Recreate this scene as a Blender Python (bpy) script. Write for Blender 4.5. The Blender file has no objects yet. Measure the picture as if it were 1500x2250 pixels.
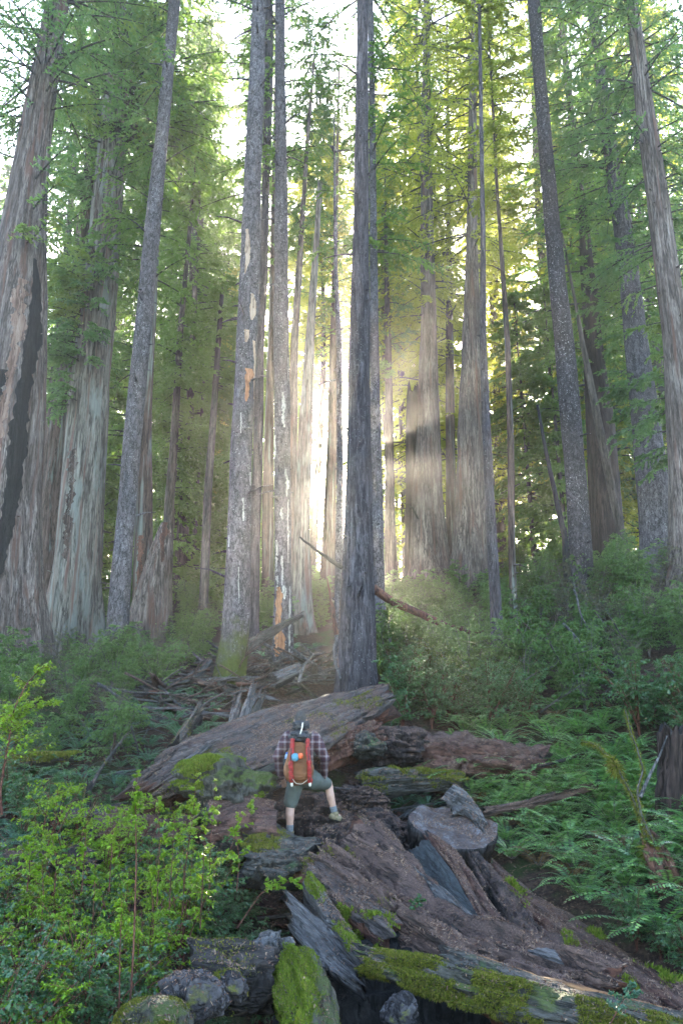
import bpy, math, random
import numpy as np
from mathutils import Vector, Matrix
R = math.radians
C = bpy.context.scene.collection
sc = bpy.context.scene

# ------------------------------------------------------------------ camera, sky, sun, exposure
FPX, TH = 1750.0, R(15.3)          # focal length in photo pixels (1500 x 2250), upward tilt
CT, ST = math.cos(TH), math.sin(TH)
cam_d = bpy.data.cameras.new('camera'); cam = bpy.data.objects.new('camera', cam_d); C.objects.link(cam)
cam.location = (0, 0, 0); cam.rotation_euler = (math.pi/2 + TH, 0, 0)
cam_d.sensor_fit = 'VERTICAL'; cam_d.sensor_height = 36; cam_d.lens = 36*FPX/2250
cam_d.clip_start = .05; cam_d.clip_end = 2000
sc.camera = cam

SUN_EL, SUN_AZ = R(18.7), R(.35)   # the sun stands low behind the tall trunk in the middle
world = bpy.data.worlds.new('World'); sc.world = world; world.use_nodes = True
wn = world.node_tree; wn.nodes.clear()
sky = wn.nodes.new('ShaderNodeTexSky'); sky.sky_type = 'NISHITA'; sky.sun_disc = False
sky.sun_elevation = SUN_EL; sky.sun_rotation = SUN_AZ
sky.air_density = 1.0; sky.dust_density = 1.5; sky.ozone_density = 1.0
bg = wn.nodes.new('ShaderNodeBackground'); bg.inputs['Strength'].default_value = .15
wo = wn.nodes.new('ShaderNodeOutputWorld')
wn.links.new(sky.outputs[0], bg.inputs['Color']); wn.links.new(bg.outputs[0], wo.inputs['Surface'])
sun_d = bpy.data.lights.new('sun', 'SUN'); sun_d.energy = 5.0; sun_d.angle = R(.6); sun_d.color = (1.0, .86, .66)
sun = bpy.data.objects.new('sun', sun_d); C.objects.link(sun)
sdir = Vector((math.sin(SUN_AZ)*math.cos(SUN_EL), math.cos(SUN_AZ)*math.cos(SUN_EL), math.sin(SUN_EL)))
sun.rotation_euler = sdir.to_track_quat('Z', 'Y').to_euler()
sc.view_settings.view_transform = 'Standard'; sc.view_settings.look = 'None'
sc.view_settings.gamma = 1; sc.view_settings.use_curve_mapping = False
sc.view_settings.exposure = 3.42
cy = sc.cycles
cy.max_bounces = 6; cy.diffuse_bounces = 3; cy.glossy_bounces = 2; cy.transmission_bounces = 3
cy.volume_bounces = 1; cy.transparent_max_bounces = 6
cy.use_denoising = True
try: cy.denoiser = 'OPENIMAGEDENOISE'
except Exception: pass
cy.sample_clamp_indirect = 4; cy.caustics_reflective = False; cy.caustics_refractive = False
HAZE = .00105
CROWN = 1.7

# ------------------------------------------------------------------ helpers
def at(px, py, Y):
    """the point at distance Y (metres, horizontal) that stands at photo pixel px, py"""
    u = (px-750)/FPX; v = (1125-py)/FPX; s = Y/(CT - v*ST)
    return np.array((u*s, Y, (ST + v*CT)*s))
def mpp(py, Y):
    v = (1125-py)/FPX; return Y/(FPX*(CT - v*ST))

def _hash(i, j, k, s):
    with np.errstate(over='ignore'):
        h = (i.astype(np.uint32)*np.uint32(374761393) ^ j.astype(np.uint32)*np.uint32(668265263)
             ^ k.astype(np.uint32)*np.uint32(2147483647) ^ np.uint32((s*974634777+12345) & 0xffffffff))
        h = (h ^ (h >> np.uint32(13)))*np.uint32(1274126177)
        h = h ^ (h >> np.uint32(16)); h = h*np.uint32(2246822519); h = h ^ (h >> np.uint32(15))
    return h.astype(np.float64)/4294967295.0*2-1
def vnoise(P, s=0):
    P = np.asarray(P, float); I = np.floor(P).astype(np.int64); f = P-I; f = f*f*(3-2*f)
    i, j, k = I[..., 0], I[..., 1], I[..., 2]; out = 0
    for a in (0, 1):
        for b in (0, 1):
            for c in (0, 1):
                w = (f[..., 0] if a else 1-f[..., 0])*(f[..., 1] if b else 1-f[..., 1])*(f[..., 2] if c else 1-f[..., 2])
                out = out + w*_hash(i+a, j+b, k+c, s)
    return out
def fbm(P, o=4, s=0):
    P = np.asarray(P, float); t = 0; a = 1
    for q in range(o):
        t = t + a*vnoise(P*(2.03**q)+q*7.3, s+q); a *= .5
    return t

def mesh_np(name, V, Fs, smooth=False):
    """mesh from a vertex array and a list of face arrays (each m x 3 or m x 4)"""
    me = bpy.data.meshes.new(name); V = np.ascontiguousarray(V, np.float32)
    Fs = [np.asarray(f, np.int32) for f in (Fs if isinstance(Fs, list) else [Fs]) if len(f)]
    me.vertices.add(len(V)); me.vertices.foreach_set('co', V.ravel())
    nl = sum(f.size for f in Fs); nf = sum(len(f) for f in Fs)
    me.loops.add(nl); me.polygons.add(nf)
    me.loops.foreach_set('vertex_index', np.concatenate([f.ravel() for f in Fs]))
    tot = np.concatenate([np.full(len(f), f.shape[1], np.int32) for f in Fs])
    me.polygons.foreach_set('loop_start', np.concatenate(([0], np.cumsum(tot)[:-1])).astype(np.int32))
    me.update(calc_edges=True)
    if smooth: me.polygons.foreach_set('use_smooth', np.ones(nf, bool))
    return me
class MB:
    """collects pieces and links them as ONE mesh object"""
    def __init__(s): s.V = []; s.F3 = []; s.F4 = []; s.n = 0; s.m3 = []; s.m4 = []
    def add(s, V, F, m=0):
        V = np.asarray(V, float).reshape(-1, 3); F = np.asarray(F, int)
        if not len(F): return s
        (s.F4 if F.shape[1] == 4 else s.F3).append(F+s.n); (s.m4 if F.shape[1] == 4 else s.m3).append(np.full(len(F), m, np.int32)); s.V.append(V); s.n += len(V); return s
    def mesh(s, name, smooth=False):
        me = mesh_np(name, np.concatenate(s.V), [np.concatenate(f) for f in (s.F3, s.F4) if f], smooth)
        me.polygons.foreach_set('material_index', np.concatenate(s.m3+s.m4)); return me
    def build(s, name, mat, parent=None, smooth=False, loc=None):
        o = bpy.data.objects.new(name, s.mesh(name, smooth)); C.objects.link(o)
        for q in (mat if isinstance(mat, (list, tuple)) else [mat]): o.data.materials.append(q)
        if parent is not None: o.parent = parent
        if loc is not None: o.location = loc
        return o
def obj(name, me, mat, parent=None, loc=None):
    o = bpy.data.objects.new(name, me); C.objects.link(o)
    if mat is not None and not me.materials: me.materials.append(mat)
    if parent is not None: o.parent = parent
    if loc is not None: o.location = loc
    return o
def tag(o, label=None, cat=None, group=None, kind=None):
    if label: o['label'] = label
    if cat: o['category'] = cat
    if group: o['group'] = group
    if kind: o['kind'] = kind
    return o
def empty(name, loc, rz=0):
    o = bpy.data.objects.new(name, None); C.objects.link(o); o.location = loc; o.rotation_euler = (0, 0, rz)
    o.empty_display_size = .2; return o
def copy_tree(o, parent=None):
    c = o.copy(); C.objects.link(c); c.parent = parent
    for ch in list(o.children): copy_tree(ch, c)
    return c
def norm(v): return v/np.maximum(np.linalg.norm(v, axis=-1, keepdims=True), 1e-9)
def tube_np(P, r, n=8, cap=True, flat=1.0):
    """tube along points P with radii r -> V, F(quads) ; ends closed by shrinking"""
    P = np.asarray(P, float); r = np.asarray(r, float)*np.ones(len(P))
    if cap:
        P = np.vstack([P[:1], P, P[-1:]]); r = np.concatenate([[r[0]*.02], r, [r[-1]*.02]])
    T = np.gradient(P, axis=0); T[0] = P[min(2, len(P)-1)]-P[0]; T[-1] = P[-1]-P[max(-3, -len(P))]; T = norm(T)
    up = np.array((.13, .21, 1.)) if abs(T[len(T)//2][2]) < .9 else np.array((1., .1, .1))
    A = norm(np.cross(T, up)); B = np.cross(A, T)
    th = np.linspace(0, 2*math.pi, n, endpoint=False)
    V = P[:, None]+r[:, None, None]*(A[:, None]*np.cos(th)[None, :, None]+flat*B[:, None]*np.sin(th)[None, :, None])
    m = len(P); i = np.arange(m-1)[:, None]*n; j = np.arange(n)[None]; k = (j+1) % n
    F = np.stack([i+j, i+k, i+n+k, i+n+j], -1).reshape(-1, 4)
    return V.reshape(-1, 3), F

import bmesh
def ico(sub=4):
    bm = bmesh.new(); bmesh.ops.create_icosphere(bm, subdivisions=sub, radius=1); V = np.array([v.co[:] for v in bm.verts]); F = np.array([[v.index for v in f.verts] for f in bm.faces]); bm.free(); return V, F
_ico = {k: ico(k) for k in (2, 3, 4, 5, 6)}

# ------------------------------------------------------------------ materials
def new_mat(name):
    m = bpy.data.materials.new(name); m.use_nodes = True; nt = m.node_tree; nt.nodes.clear()
    out = nt.nodes.new('ShaderNodeOutputMaterial'); return m, nt, out
def N(nt, t, **kw):
    n = nt.nodes.new('ShaderNode'+t)
    for k, v in kw.items():
        if k in n.inputs.keys(): n.inputs[k].default_value = v
        else: setattr(n, k, v)
    return n
def ramp(nt, fac, stops, interp='LINEAR'):
    r = nt.nodes.new('ShaderNodeValToRGB'); e = r.color_ramp.elements; r.color_ramp.interpolation = interp
    while len(e) < len(stops): e.new(.5)
    for q, (p, c) in zip(e, stops):
        q.position = p; q.color = (*c, 1) if len(c) == 3 else c
    nt.links.new(fac, r.inputs[0]); return r
def mixc(nt, f, a, b, mode='MIX'):
    m = nt.nodes.new('ShaderNodeMix'); m.data_type = 'RGBA'; m.blend_type = mode
    for s, v in ((m.inputs[0], f), (m.inputs[6], a), (m.inputs[7], b)):
        if hasattr(v, 'is_linked') or hasattr(v, 'links'): nt.links.new(v, s)
        elif isinstance(v, (int, float)): s.default_value = v
        else: s.default_value = (*v, 1)
    return m.outputs[2]
def mapping(nt, scale, src='Object', rot=(0, 0, 0)):
    tc = nt.nodes.new('ShaderNodeTexCoord'); mp = nt.nodes.new('ShaderNodeMapping')
    mp.inputs['Scale'].default_value = scale; mp.inputs['Rotation'].default_value = rot
    if src == 'World':
        g = nt.nodes.new('ShaderNodeNewGeometry'); nt.links.new(g.outputs['Position'], mp.inputs[0])
    else: nt.links.new(tc.outputs[src], mp.inputs[0])
    return mp.outputs[0]
def noise(nt, vec, scale, detail=4, rough=.6, dist=0):
    n = N(nt, 'TexNoise', Scale=scale, Detail=detail, Roughness=rough, Distortion=dist)
    nt.links.new(vec, n.inputs['Vector']); return n.outputs['Fac']
def math_(nt, op, a, b=None, clamp=False):
    m = nt.nodes.new('ShaderNodeMath'); m.operation = op; m.use_clamp = clamp
    for i, v in enumerate((a, b)):
        if v is None: continue
        if isinstance(v, (int, float)): m.inputs[i].default_value = v
        else: nt.links.new(v, m.inputs[i])
    return m.outputs[0]

def leaf_mat(name, cols, trans=(.25, .35, .03), tf=.4, rough=.45, gloss=.35, yellow=None, yscale=.5):
    """leaves: colour varies leaf by leaf, light shines through"""
    m, nt, out = new_mat(name)
    g = N(nt, 'NewGeometry'); n = len(cols)
    r = ramp(nt, g.outputs['Random Per Island'], [(i/(n-1), c) for i, c in enumerate(cols)])
    col = r.outputs[0]
    if yellow:
        ns = noise(nt, mapping(nt, (1, 1, 1), 'World'), yscale, 2, .5)
        f = ramp(nt, ns, [(.56, (0, 0, 0)), (.7, (1, 1, 1))])
        col = mixc(nt, f.outputs[0], col, yellow)
    p = N(nt, 'BsdfPrincipled', Roughness=rough); nt.links.new(col, p.inputs['Base Color'])
    p.inputs['Specular IOR Level'].default_value = gloss
    t = N(nt, 'BsdfTranslucent'); tc = mixc(nt, .75, col, trans); nt.links.new(tc, t.inputs[0])
    mx = N(nt, 'MixShader'); mx.inputs[0].default_value = tf
    nt.links.new(p.outputs[0], mx.inputs[1]); nt.links.new(t.outputs[0], mx.inputs[2])
    nt.links.new(mx.outputs[0], out.inputs[0]); return m

def bark_mat(name, dark, mid, light, stretch=.12, scale=9, streak=None, lichen=None, lich_amt=.6, moss=None, moss_h=1.2,
             moss_all=None, bump=.5, rough=.9, blotch=None, litter=None, crack=.85):
    """fibrous bark or wood, grain running along local Z"""
    m, nt, out = new_mat(name)
    v = mapping(nt, (1, 1, stretch))
    a = noise(nt, v, scale, 6, .7, .3)
    a2 = noise(nt, mapping(nt, (1, 1, min(.6, stretch*2.2))), scale*2.6, 5, .75)
    a = math_(nt, 'ADD', math_(nt, 'MULTIPLY', a, .55), math_(nt, 'MULTIPLY', a2, .45))
    r = ramp(nt, a, [(.38, dark), (.49, mid), (.62, light)]); col = r.outputs[0]
    ck = noise(nt, mapping(nt, (1, 1, stretch*.9)), scale*.62, 4, .65, .2)
    ck = ramp(nt, ck, [(.455, (0, 0, 0)), (.488, (1, 1, 1)), (.502, (1, 1, 1)), (.53, (0, 0, 0))]).outputs[0]
    col = mixc(nt, math_(nt, 'MULTIPLY', ck, crack), col, tuple(c*.45 for c in dark))
    big = noise(nt, mapping(nt, (1, 1, .35)), 1.1, 3, .6)
    col = mixc(nt, ramp(nt, big, [(.35, (0, 0, 0)), (.65, (1, 1, 1))]).outputs[0], col, mixc(nt, .55, col, dark))
    if blotch:
        bl = noise(nt, mapping(nt, (1, 1, .22)), 1.7, 4, .65)
        col = mixc(nt, ramp(nt, bl, [(.54, (0, 0, 0)), (.62, (1, 1, 1))]).outputs[0], col, mixc(nt, .7, col, blotch))
    if streak:
        st = noise(nt, mapping(nt, (1, 1, .05)), 5, 3, .6)
        col = mixc(nt, ramp(nt, st, [(.55, (0, 0, 0)), (.66, (1, 1, 1))]).outputs[0], col, mixc(nt, .75, col, streak))
    if lichen:
        vo = N(nt, 'TexVoronoi', Scale=26.0); nt.links.new(mapping(nt, (1, 1, .7)), vo.inputs['Vector'])
        ln = noise(nt, mapping(nt, (1, 1, .6)), 14, 3, .7)
        f = math_(nt, 'MULTIPLY', ramp(nt, vo.outputs['Distance'], [(.18, (1, 1, 1)), (.34, (0, 0, 0))]).outputs[0],
                  ramp(nt, ln, [(.48, (0, 0, 0)), (.58, (1, 1, 1))]).outputs[0])
        f = math_(nt, 'MULTIPLY', f, ramp(nt, noise(nt, mapping(nt, (1, 1, .3)), 1.9, 3, .6), [(.4, (.12, .12, .12)), (.62, (1, 1, 1))]).outputs[0])
        f = math_(nt, 'MULTIPLY', f, lich_amt); col = mixc(nt, f, col, lichen)
    rg = rough
    if litter:
        g = N(nt, 'NewGeometry'); sp = N(nt, 'SeparateXYZ'); nt.links.new(g.outputs['Normal'], sp.inputs[0])
        ln = noise(nt, mapping(nt, (1, 1, .6)), 3.2, 6, .75)
        f = ramp(nt, math_(nt, 'ADD', ln, math_(nt, 'MULTIPLY', math_(nt, 'SUBTRACT', sp.outputs['Z'], .6), litter)), [(.50, (0, 0, 0)), (.60, (1, 1, 1))]).outputs[0]
        sp_ = noise(nt, mapping(nt, (1, 1, 1)), 70, 3, .8)
        lc = ramp(nt, sp_, [(.3, (.02, .011, .009)), (.5, (.075, .042, .034)), (.66, (.16, .10, .075)), (.8, (.3, .22, .16))]).outputs[0]
        col = mixc(nt, f, col, lc)
    if moss or moss_all:
        mn = noise(nt, mapping(nt, (1, 1, 1), 'Object'), 2.3, 5, .65)
        if moss:
            sep = N(nt, 'SeparateXYZ'); tc = N(nt, 'TexCoord'); nt.links.new(tc.outputs['Object'], sep.inputs[0])
            hz = math_(nt, 'MULTIPLY', math_(nt, 'DIVIDE', sep.outputs['Z'], moss_h), .45)
            f = math_(nt, 'SUBTRACT', math_(nt, 'ADD', mn, .55), hz)
            f = ramp(nt, f, [(.62, (0, 0, 0)), (.85, (1, 1, 1))]).outputs[0]; mc = moss
        else:
            g = N(nt, 'NewGeometry'); sp = N(nt, 'SeparateXYZ'); nt.links.new(g.outputs['Normal'], sp.inputs[0])
            f = math_(nt, 'ADD', mn, math_(nt, 'MULTIPLY', sp.outputs['Z'], moss_all[1]))
            f = ramp(nt, f, [(.60, (0, 0, 0)), (.70, (1, 1, 1))]).outputs[0]; mc = moss_all[0]
        mv = noise(nt, mapping(nt, (1, 1, 1)), 22, 4, .7)
        mcol = mixc(nt, mv, tuple(c*.35 for c in mc), tuple(min(1, c*1.4) for c in mc))
        col = mixc(nt, f, col, mcol)
    p = N(nt, 'BsdfPrincipled', Roughness=.62 if name.startswith('wood') else rg); nt.links.new(col, p.inputs['Base Color'])
    p.inputs['Specular IOR Level'].default_value = .32 if name.startswith('wood') else .25
    fine = noise(nt, mapping(nt, (1, 1, stretch*2)), scale*3.1, 5, .7)
    hsum = math_(nt, 'SUBTRACT', math_(nt, 'ADD', a, math_(nt, 'MULTIPLY', fine, .4)), math_(nt, 'MULTIPLY', ck, crack*.5))
    bm = N(nt, 'Bump', Strength=bump, Distance=.06); nt.links.new(hsum, bm.inputs['Height'])
    nt.links.new(bm.outputs[0], p.inputs['Normal']); nt.links.new(p.outputs[0], out.inputs[0]); return m

M = {}
# bark
M['redwood_grey'] = bark_mat('redwood_grey', (0.036, 0.026, 0.022), (0.128, 0.100, 0.088), (0.288, 0.252, 0.224), .07, 9, streak=(.11, .055, .04))
M['redwood_pale'] = bark_mat('redwood_pale', (0.048, 0.038, 0.031), (0.177, 0.164, 0.140), (0.326, 0.309, 0.258), .06, 8, streak=(.13, .06, .045), blotch=(.2, .22, .2))
M['redwood_brown'] = bark_mat('redwood_brown', (0.024, 0.015, 0.012), (0.088, 0.059, 0.048), (0.184, 0.133, 0.109), .06, 9, streak=(.16, .19, .17))
M['redwood_dark'] = bark_mat('redwood_dark', (0.010, 0.007, 0.006), (0.040, 0.026, 0.022), (0.096, 0.067, 0.058), .06, 9)
M['spruce'] = bark_mat('spruce', (0.028, 0.024, 0.026), (0.105, 0.094, 0.101), (0.202, 0.187, 0.196), .45, 11, lichen=(.6, .62, .6), lich_amt=.5, bump=.7)
M['spruce_moss'] = bark_mat('spruce_moss', (0.025, 0.022, 0.023), (0.096, 0.086, 0.091), (0.194, 0.179, 0.189), .45, 11, lichen=(.6, .62, .6), lich_amt=.5, moss=(.055, .065, .01), moss_h=1.5)
M['spruce_flaky'] = bark_mat('spruce_flaky', (0.019, 0.016, 0.017), (0.062, 0.051, 0.055), (0.136, 0.120, 0.122), .6, 14, lichen=(.7, .7, .68), lich_amt=.8, bump=.9)
M['fir'] = bark_mat('fir', (0.022, 0.018, 0.021), (0.065, 0.054, 0.058), (0.149, 0.132, 0.136), .10, 12, lichen=(.4, .42, .42), lich_amt=.35, bump=.7)
M['far_bark'] = bark_mat('far_bark', (0.032, 0.026, 0.022), (0.096, 0.078, 0.065), (0.192, 0.163, 0.136), .1, 7)
M['burnt'] = bark_mat('burnt', (.004, .004, .004), (.012, .011, .011), (.03, .028, .027), .08, 8)  # char on the left redwood; also the painted shade of the hollow
M['limb'] = bark_mat('limb', (.03, .026, .022), (.08, .07, .06), (.16, .15, .13), .3, 12)
M['peel_orange'] = bark_mat('peel_orange', (.2, .09, .045), (.33, .16, .08), (.42, .24, .14), .2, 6, bump=.15)
M['peel_cream'] = bark_mat('peel_cream', (.24, .17, .12), (.36, .27, .2), (.45, .36, .28), .15, 6, bump=.15)
M['peel_brown'] = bark_mat('peel_brown', (.09, .05, .035), (.2, .13, .1), (.34, .26, .21), .06, 8)
M['sap'] = bark_mat('sap', (.22, .22, .21), (.36, .36, .34), (.5, .5, .47), .15, 12, bump=.3)
M['wood_litter'] = bark_mat('wood_litter', (0.023, 0.013, 0.010), (0.075, 0.042, 0.032), (0.180, 0.112, 0.087), .16, 12, litter=.35, bump=.8)
M['wood_grey'] = bark_mat('wood_grey', (0.022, 0.021, 0.022), (0.081, 0.076, 0.077), (0.185, 0.180, 0.184), .12, 12, bump=.7)
M['wood_grey_litter'] = bark_mat('wood_grey_litter', (0.020, 0.015, 0.014), (0.068, 0.053, 0.050), (0.160, 0.130, 0.121), .14, 12, litter=.12, bump=.8)
M['wood_red'] = bark_mat('wood_red', (.03, .012, .008), (.10, .038, .024), (.19, .085, .05), .18, 11, bump=.8)
M['wood_dark'] = bark_mat('wood_dark', (.006, .005, .005), (.022, .018, .018), (.06, .05, .05), .12, 8, bump=.9)
M['wood_blue'] = bark_mat('wood_blue', (.009, .011, .013), (.026, .031, .034), (.055, .064, .068), .25, 9, bump=.4)
M['wood_rot'] = bark_mat('wood_rot', (0.006, 0.004, 0.004), (0.030, 0.018, 0.017), (0.088, 0.058, 0.053), .4, 11, litter=.15, bump=1)
M['wood_red_litter'] = bark_mat('wood_red_litter', (0.028, 0.011, 0.008), (0.082, 0.034, 0.025), (0.164, 0.086, 0.060), .2, 12, litter=.2, bump=.9)
M['wood_orange'] = bark_mat('wood_orange', (.10, .045, .02), (.28, .13, .05), (.45, .25, .1), .06, 8, bump=.6)
M['wood_mossy'] = bark_mat('wood_mossy', (0.022, 0.020, 0.014), (0.059, 0.054, 0.043), (0.126, 0.115, 0.101), .18, 12, moss_all=((.06, .08, .015), .2), bump=.9)
M['wood_moss_dim'] = bark_mat('wood_moss_dim', (0.018, 0.017, 0.014), (0.052, 0.049, 0.043), (0.118, 0.112, 0.104), .2, 12, moss_all=((.05, .085, .03), .12), bump=.9)
M['rock'] = bark_mat('rock', (.02, .018, .02), (.07, .062, .066), (.16, .15, .16), .8, 7, moss_all=((.13, .13, .012), .06), bump=.9)
M['moss'] = leaf_mat('moss', [(.03, .04, .008), (.08, .10, .014), (.14, .155, .018), (.19, .17, .035), (.10, .065, .03)], (.2, .25, .03), .25, .8, .1)
M['moss_bright'] = leaf_mat('moss_bright', [(.04, .07, .01), (.09, .14, .015), (.18, .24, .028), (.11, .08, .03)], (.24, .32, .03), .3, .8, .1)
M['litter'] = leaf_mat('litter', [(.03, .016, .012), (.08, .042, .032), (.15, .085, .06), (.28, .19, .13), (.11, .085, .085)], (.2, .1, .05), .05, .9, .1)

# foliage
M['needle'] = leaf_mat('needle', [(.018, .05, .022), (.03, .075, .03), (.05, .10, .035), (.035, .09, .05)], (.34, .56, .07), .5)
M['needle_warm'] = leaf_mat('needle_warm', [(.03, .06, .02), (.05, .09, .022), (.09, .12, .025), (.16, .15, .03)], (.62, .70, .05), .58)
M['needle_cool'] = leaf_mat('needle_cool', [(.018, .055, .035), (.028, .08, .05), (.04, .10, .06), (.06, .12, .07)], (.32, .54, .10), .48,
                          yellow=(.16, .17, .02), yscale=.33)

# ------------------------------------------------------------------ terrain
_cp = [(0, 0, -1.65), (-5, 0, -1.7), (5, 0, -1.7), (0, -12, -1.8), (-30, -10, -1.2), (30, -10, -1.2),
       (-2.5, 6, -2.0), (-4.5, 8, -1.9), (.7, 6, -4.0), (.5, 7.2, -3.9), (2.4, 5.5, -3.6), (.3, 8.2, -4), (1.4, 7.0, -4.2), (1.3, 8.2, -3.8), (2.4, 7.2, -3.6), (4.5, 7, -1.9), (4, 9, -1.6), (-1.2, 9, -2.5), (.6, 10, -2.4),
       (-.6, 11.6, -2.15), (2.5, 11.5, -1.75), (5, 11.5, -1.1), (-4, 12, -1.35), (-7, 12, -1.0),
       (0, 14, -1.0), (-3, 15, -.35), (3.2, 14, -.85), (6, 14.5, -.1), (-6.5, 15.5, 0),
       (.3, 19, .8), (-2.6, 19, .9), (-1.6, 22, 1.7), (-6.2, 22, 1.4), (-9, 22, .9), (-9, 27, 2.2), (4, 20, 1.0), (5.8, 18, 1.1), (8, 18, 1.6),
       (5.9, 27, 3.0), (8, 26, 4.4), (11, 28, 5.0), (10, 22, 3.6), (7, 22.5, 3.0), (0, 30, 3.6), (-6, 32, 3.9), (-14, 30, 3.4), (16, 30, 5.6),
       (0, 38, 6.0), (4.5, 38, 6.2), (-12, 42, 6.2), (14, 42, 7.4), (0, 48, 7.4), (-30, 45, 6.5), (30, 45, 8), (0, 62, 8.0), (-40, 62, 7.2), (40, 62, 8.4),
       (0, 90, 5.5), (-60, 90, 5), (60, 90, 5.5), (0, 150, -1), (-100, 140, -1), (100, 140, -1), (-60, 20, 2), (60, 20, 4), (-150, -20, 0), (150, -20, 0), (-150, 150, 0), (150, 150, 0)]
_cp = np.array(_cp, float)
def _k(d): return np.sqrt(d*d+4.0)
_D = _k(np.linalg.norm(_cp[:, None, :2]-_cp[None, :, :2], axis=-1)); _n = len(_cp)
_A = np.zeros((_n+3, _n+3)); _A[:_n, :_n] = _D; _P = np.c_[np.ones(_n), _cp[:, :2]]
_A[:_n, _n:] = _P; _A[_n:, :_n] = _P.T
_w = np.linalg.solve(_A, np.r_[_cp[:, 2], 0, 0, 0])
def H(x, y):
    x = np.asarray(x, float); y = np.asarray(y, float); sh = x.shape; Q = np.c_[x.ravel(), y.ravel()]; out = np.zeros(len(Q))
    for s in range(0, len(Q), 20000):
        q = Q[s:s+20000]; d = _k(np.linalg.norm(q[:, None]-_cp[None, :, :2], axis=-1))
        out[s:s+20000] = d@_w[:_n]+_w[_n]+q@_w[_n+1:]
    z = out + .10*fbm(np.c_[Q*.8, Q[:, :1]*0], 3, 5)*np.clip(Q[:, 1]/8, .4, 1.6) + .035*fbm(np.c_[Q*4, Q[:, :1]*0], 2, 9)
    return z.reshape(sh)
def Hs(x, y): return float(H(np.array([x]), np.array([y]))[0])

def ground_mat():
    m, nt, out = new_mat('forest_floor')
    w = mapping(nt, (1, 1, 1), 'World')
    a = noise(nt, w, 16, 8, .75); b = noise(nt, w, 1.3, 4, .6); c = noise(nt, w, 60, 3, .8)
    col = ramp(nt, a, [(.3, (.012, .008, .006)), (.48, (.045, .028, .022)), (.62, (.10, .062, .045)), (.75, (.17, .12, .09))]).outputs[0]
    col = mixc(nt, ramp(nt, b, [(.5, (0, 0, 0)), (.66, (1, 1, 1))]).outputs[0], col, mixc(nt, a, (.012, .03, .01), (.05, .09, .02)))
    p = N(nt, 'BsdfPrincipled', Roughness=.95); nt.links.new(col, p.inputs['Base Color'])
    p.inputs['Specular IOR Level'].default_value = .2
    bm = N(nt, 'Bump', Strength=1.0, Distance=.06); nt.links.new(math_(nt, 'ADD', a, math_(nt, 'MULTIPLY', c, .5)), bm.inputs['Height'])
    nt.links.new(bm.outputs[0], p.inputs['Normal']); nt.links.new(p.outputs[0], out.inputs[0]); return m
M['ground'] = ground_mat()
xs = np.unique(np.round(np.r_[np.linspace(-150, -30, 30), np.linspace(-30, -9, 60), np.linspace(-9, 9, 220), np.linspace(9, 30, 60), np.linspace(30, 150, 30)], 3))
ys = np.unique(np.round(np.r_[np.linspace(-20, 3, 25), np.linspace(3, 20, 200), np.linspace(20, 50, 110), np.linspace(50, 96, 30)], 3))
gx, gy = np.meshgrid(xs, ys); gz = H(gx, gy)
nx, ny = len(xs), len(ys); i0 = (np.arange(ny-1)[:, None]*nx+np.arange(nx-1)[None]).ravel()
g = obj('ground', mesh_np('ground', np.c_[gx.ravel(), gy.ravel(), gz.ravel()], np.c_[i0, i0+1, i0+nx+1, i0+nx], True), M['ground'])
tag(g, kind='structure')

# ------------------------------------------------------------------ trunks and crowns
def spray(rng, P0, D, L, nt_=10, nl=9, leaf=(.16, .05), droop=.25, twig=.33, up=.9):
    """conifer branches: P0 start, D outward unit dir, L length (arrays). Returns (leafV, leafF, limb lines)"""
    nb = len(P0)
    t = (np.arange(nt_)+.5)/nt_; t = .12+.88*t
    T = t[None, :, None]+rng.uniform(-.04, .04, (nb, nt_, 1))
    Lb = L[:, None, None]
    Z = np.array((0, 0, 1.))
    pos = P0[:, None]+D[:, None]*T*Lb - Z*(droop*T**2*Lb)
    side = norm(np.cross(D, Z))[:, None]*np.where(rng.random((nb, nt_, 1)) < .5, 1, -1)
    tl = twig*Lb*(1.15-T*.75)*rng.uniform(.6, 1.15, (nb, nt_, 1))
    td = norm(side*rng.uniform(.5, 1.1, (nb, nt_, 1))+D[:, None]*.75+Z*rng.uniform(-.75, .12, (nb, nt_, 1)))
    s = (np.arange(nl)+.3)/nl; S = s[None, None, :, None]+rng.uniform(-.05, .05, (nb, nt_, nl, 1))
    lp = pos[:, :, None]+td[:, :, None]*S*tl[:, :, None]-Z*(.35*S**2*tl[:, :, None])
    lp = lp+rng.normal(0, .035, lp.shape)*tl[:, :, None]
    n = nb*nt_*nl; lp = lp.reshape(n, 3); td2 = np.repeat(td.reshape(-1, 3), nl, 0)
    ld = norm(td2+rng.normal(0, .55, (n, 3))-Z*.2); nrm = norm(Z*up+rng.normal(0, .55, (n, 3)))
    sd = norm(np.cross(ld, nrm)); sz = rng.uniform(.6, 1.35, (n, 1)); a = leaf[0]*.5*sz; b = leaf[1]*.5*sz
    V = np.stack([lp-ld*a, lp+sd*b-nrm*b*.3, lp+ld*a, lp-sd*b-nrm*b*.3], 1).reshape(-1, 3)
    F = np.arange(n*4).reshape(-1, 4)
    return V, F, pos
def limb_mesh(mb, P0, pos, r, rng, m=1):
    for q in range(len(P0)):
        P = np.vstack([P0[q], pos[q][::3], pos[q][-1]])
        V, F = tube_np(P, np.linspace(r[q], r[q]*.15, len(P)), 5, False); mb.add(V, F, m)

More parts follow.
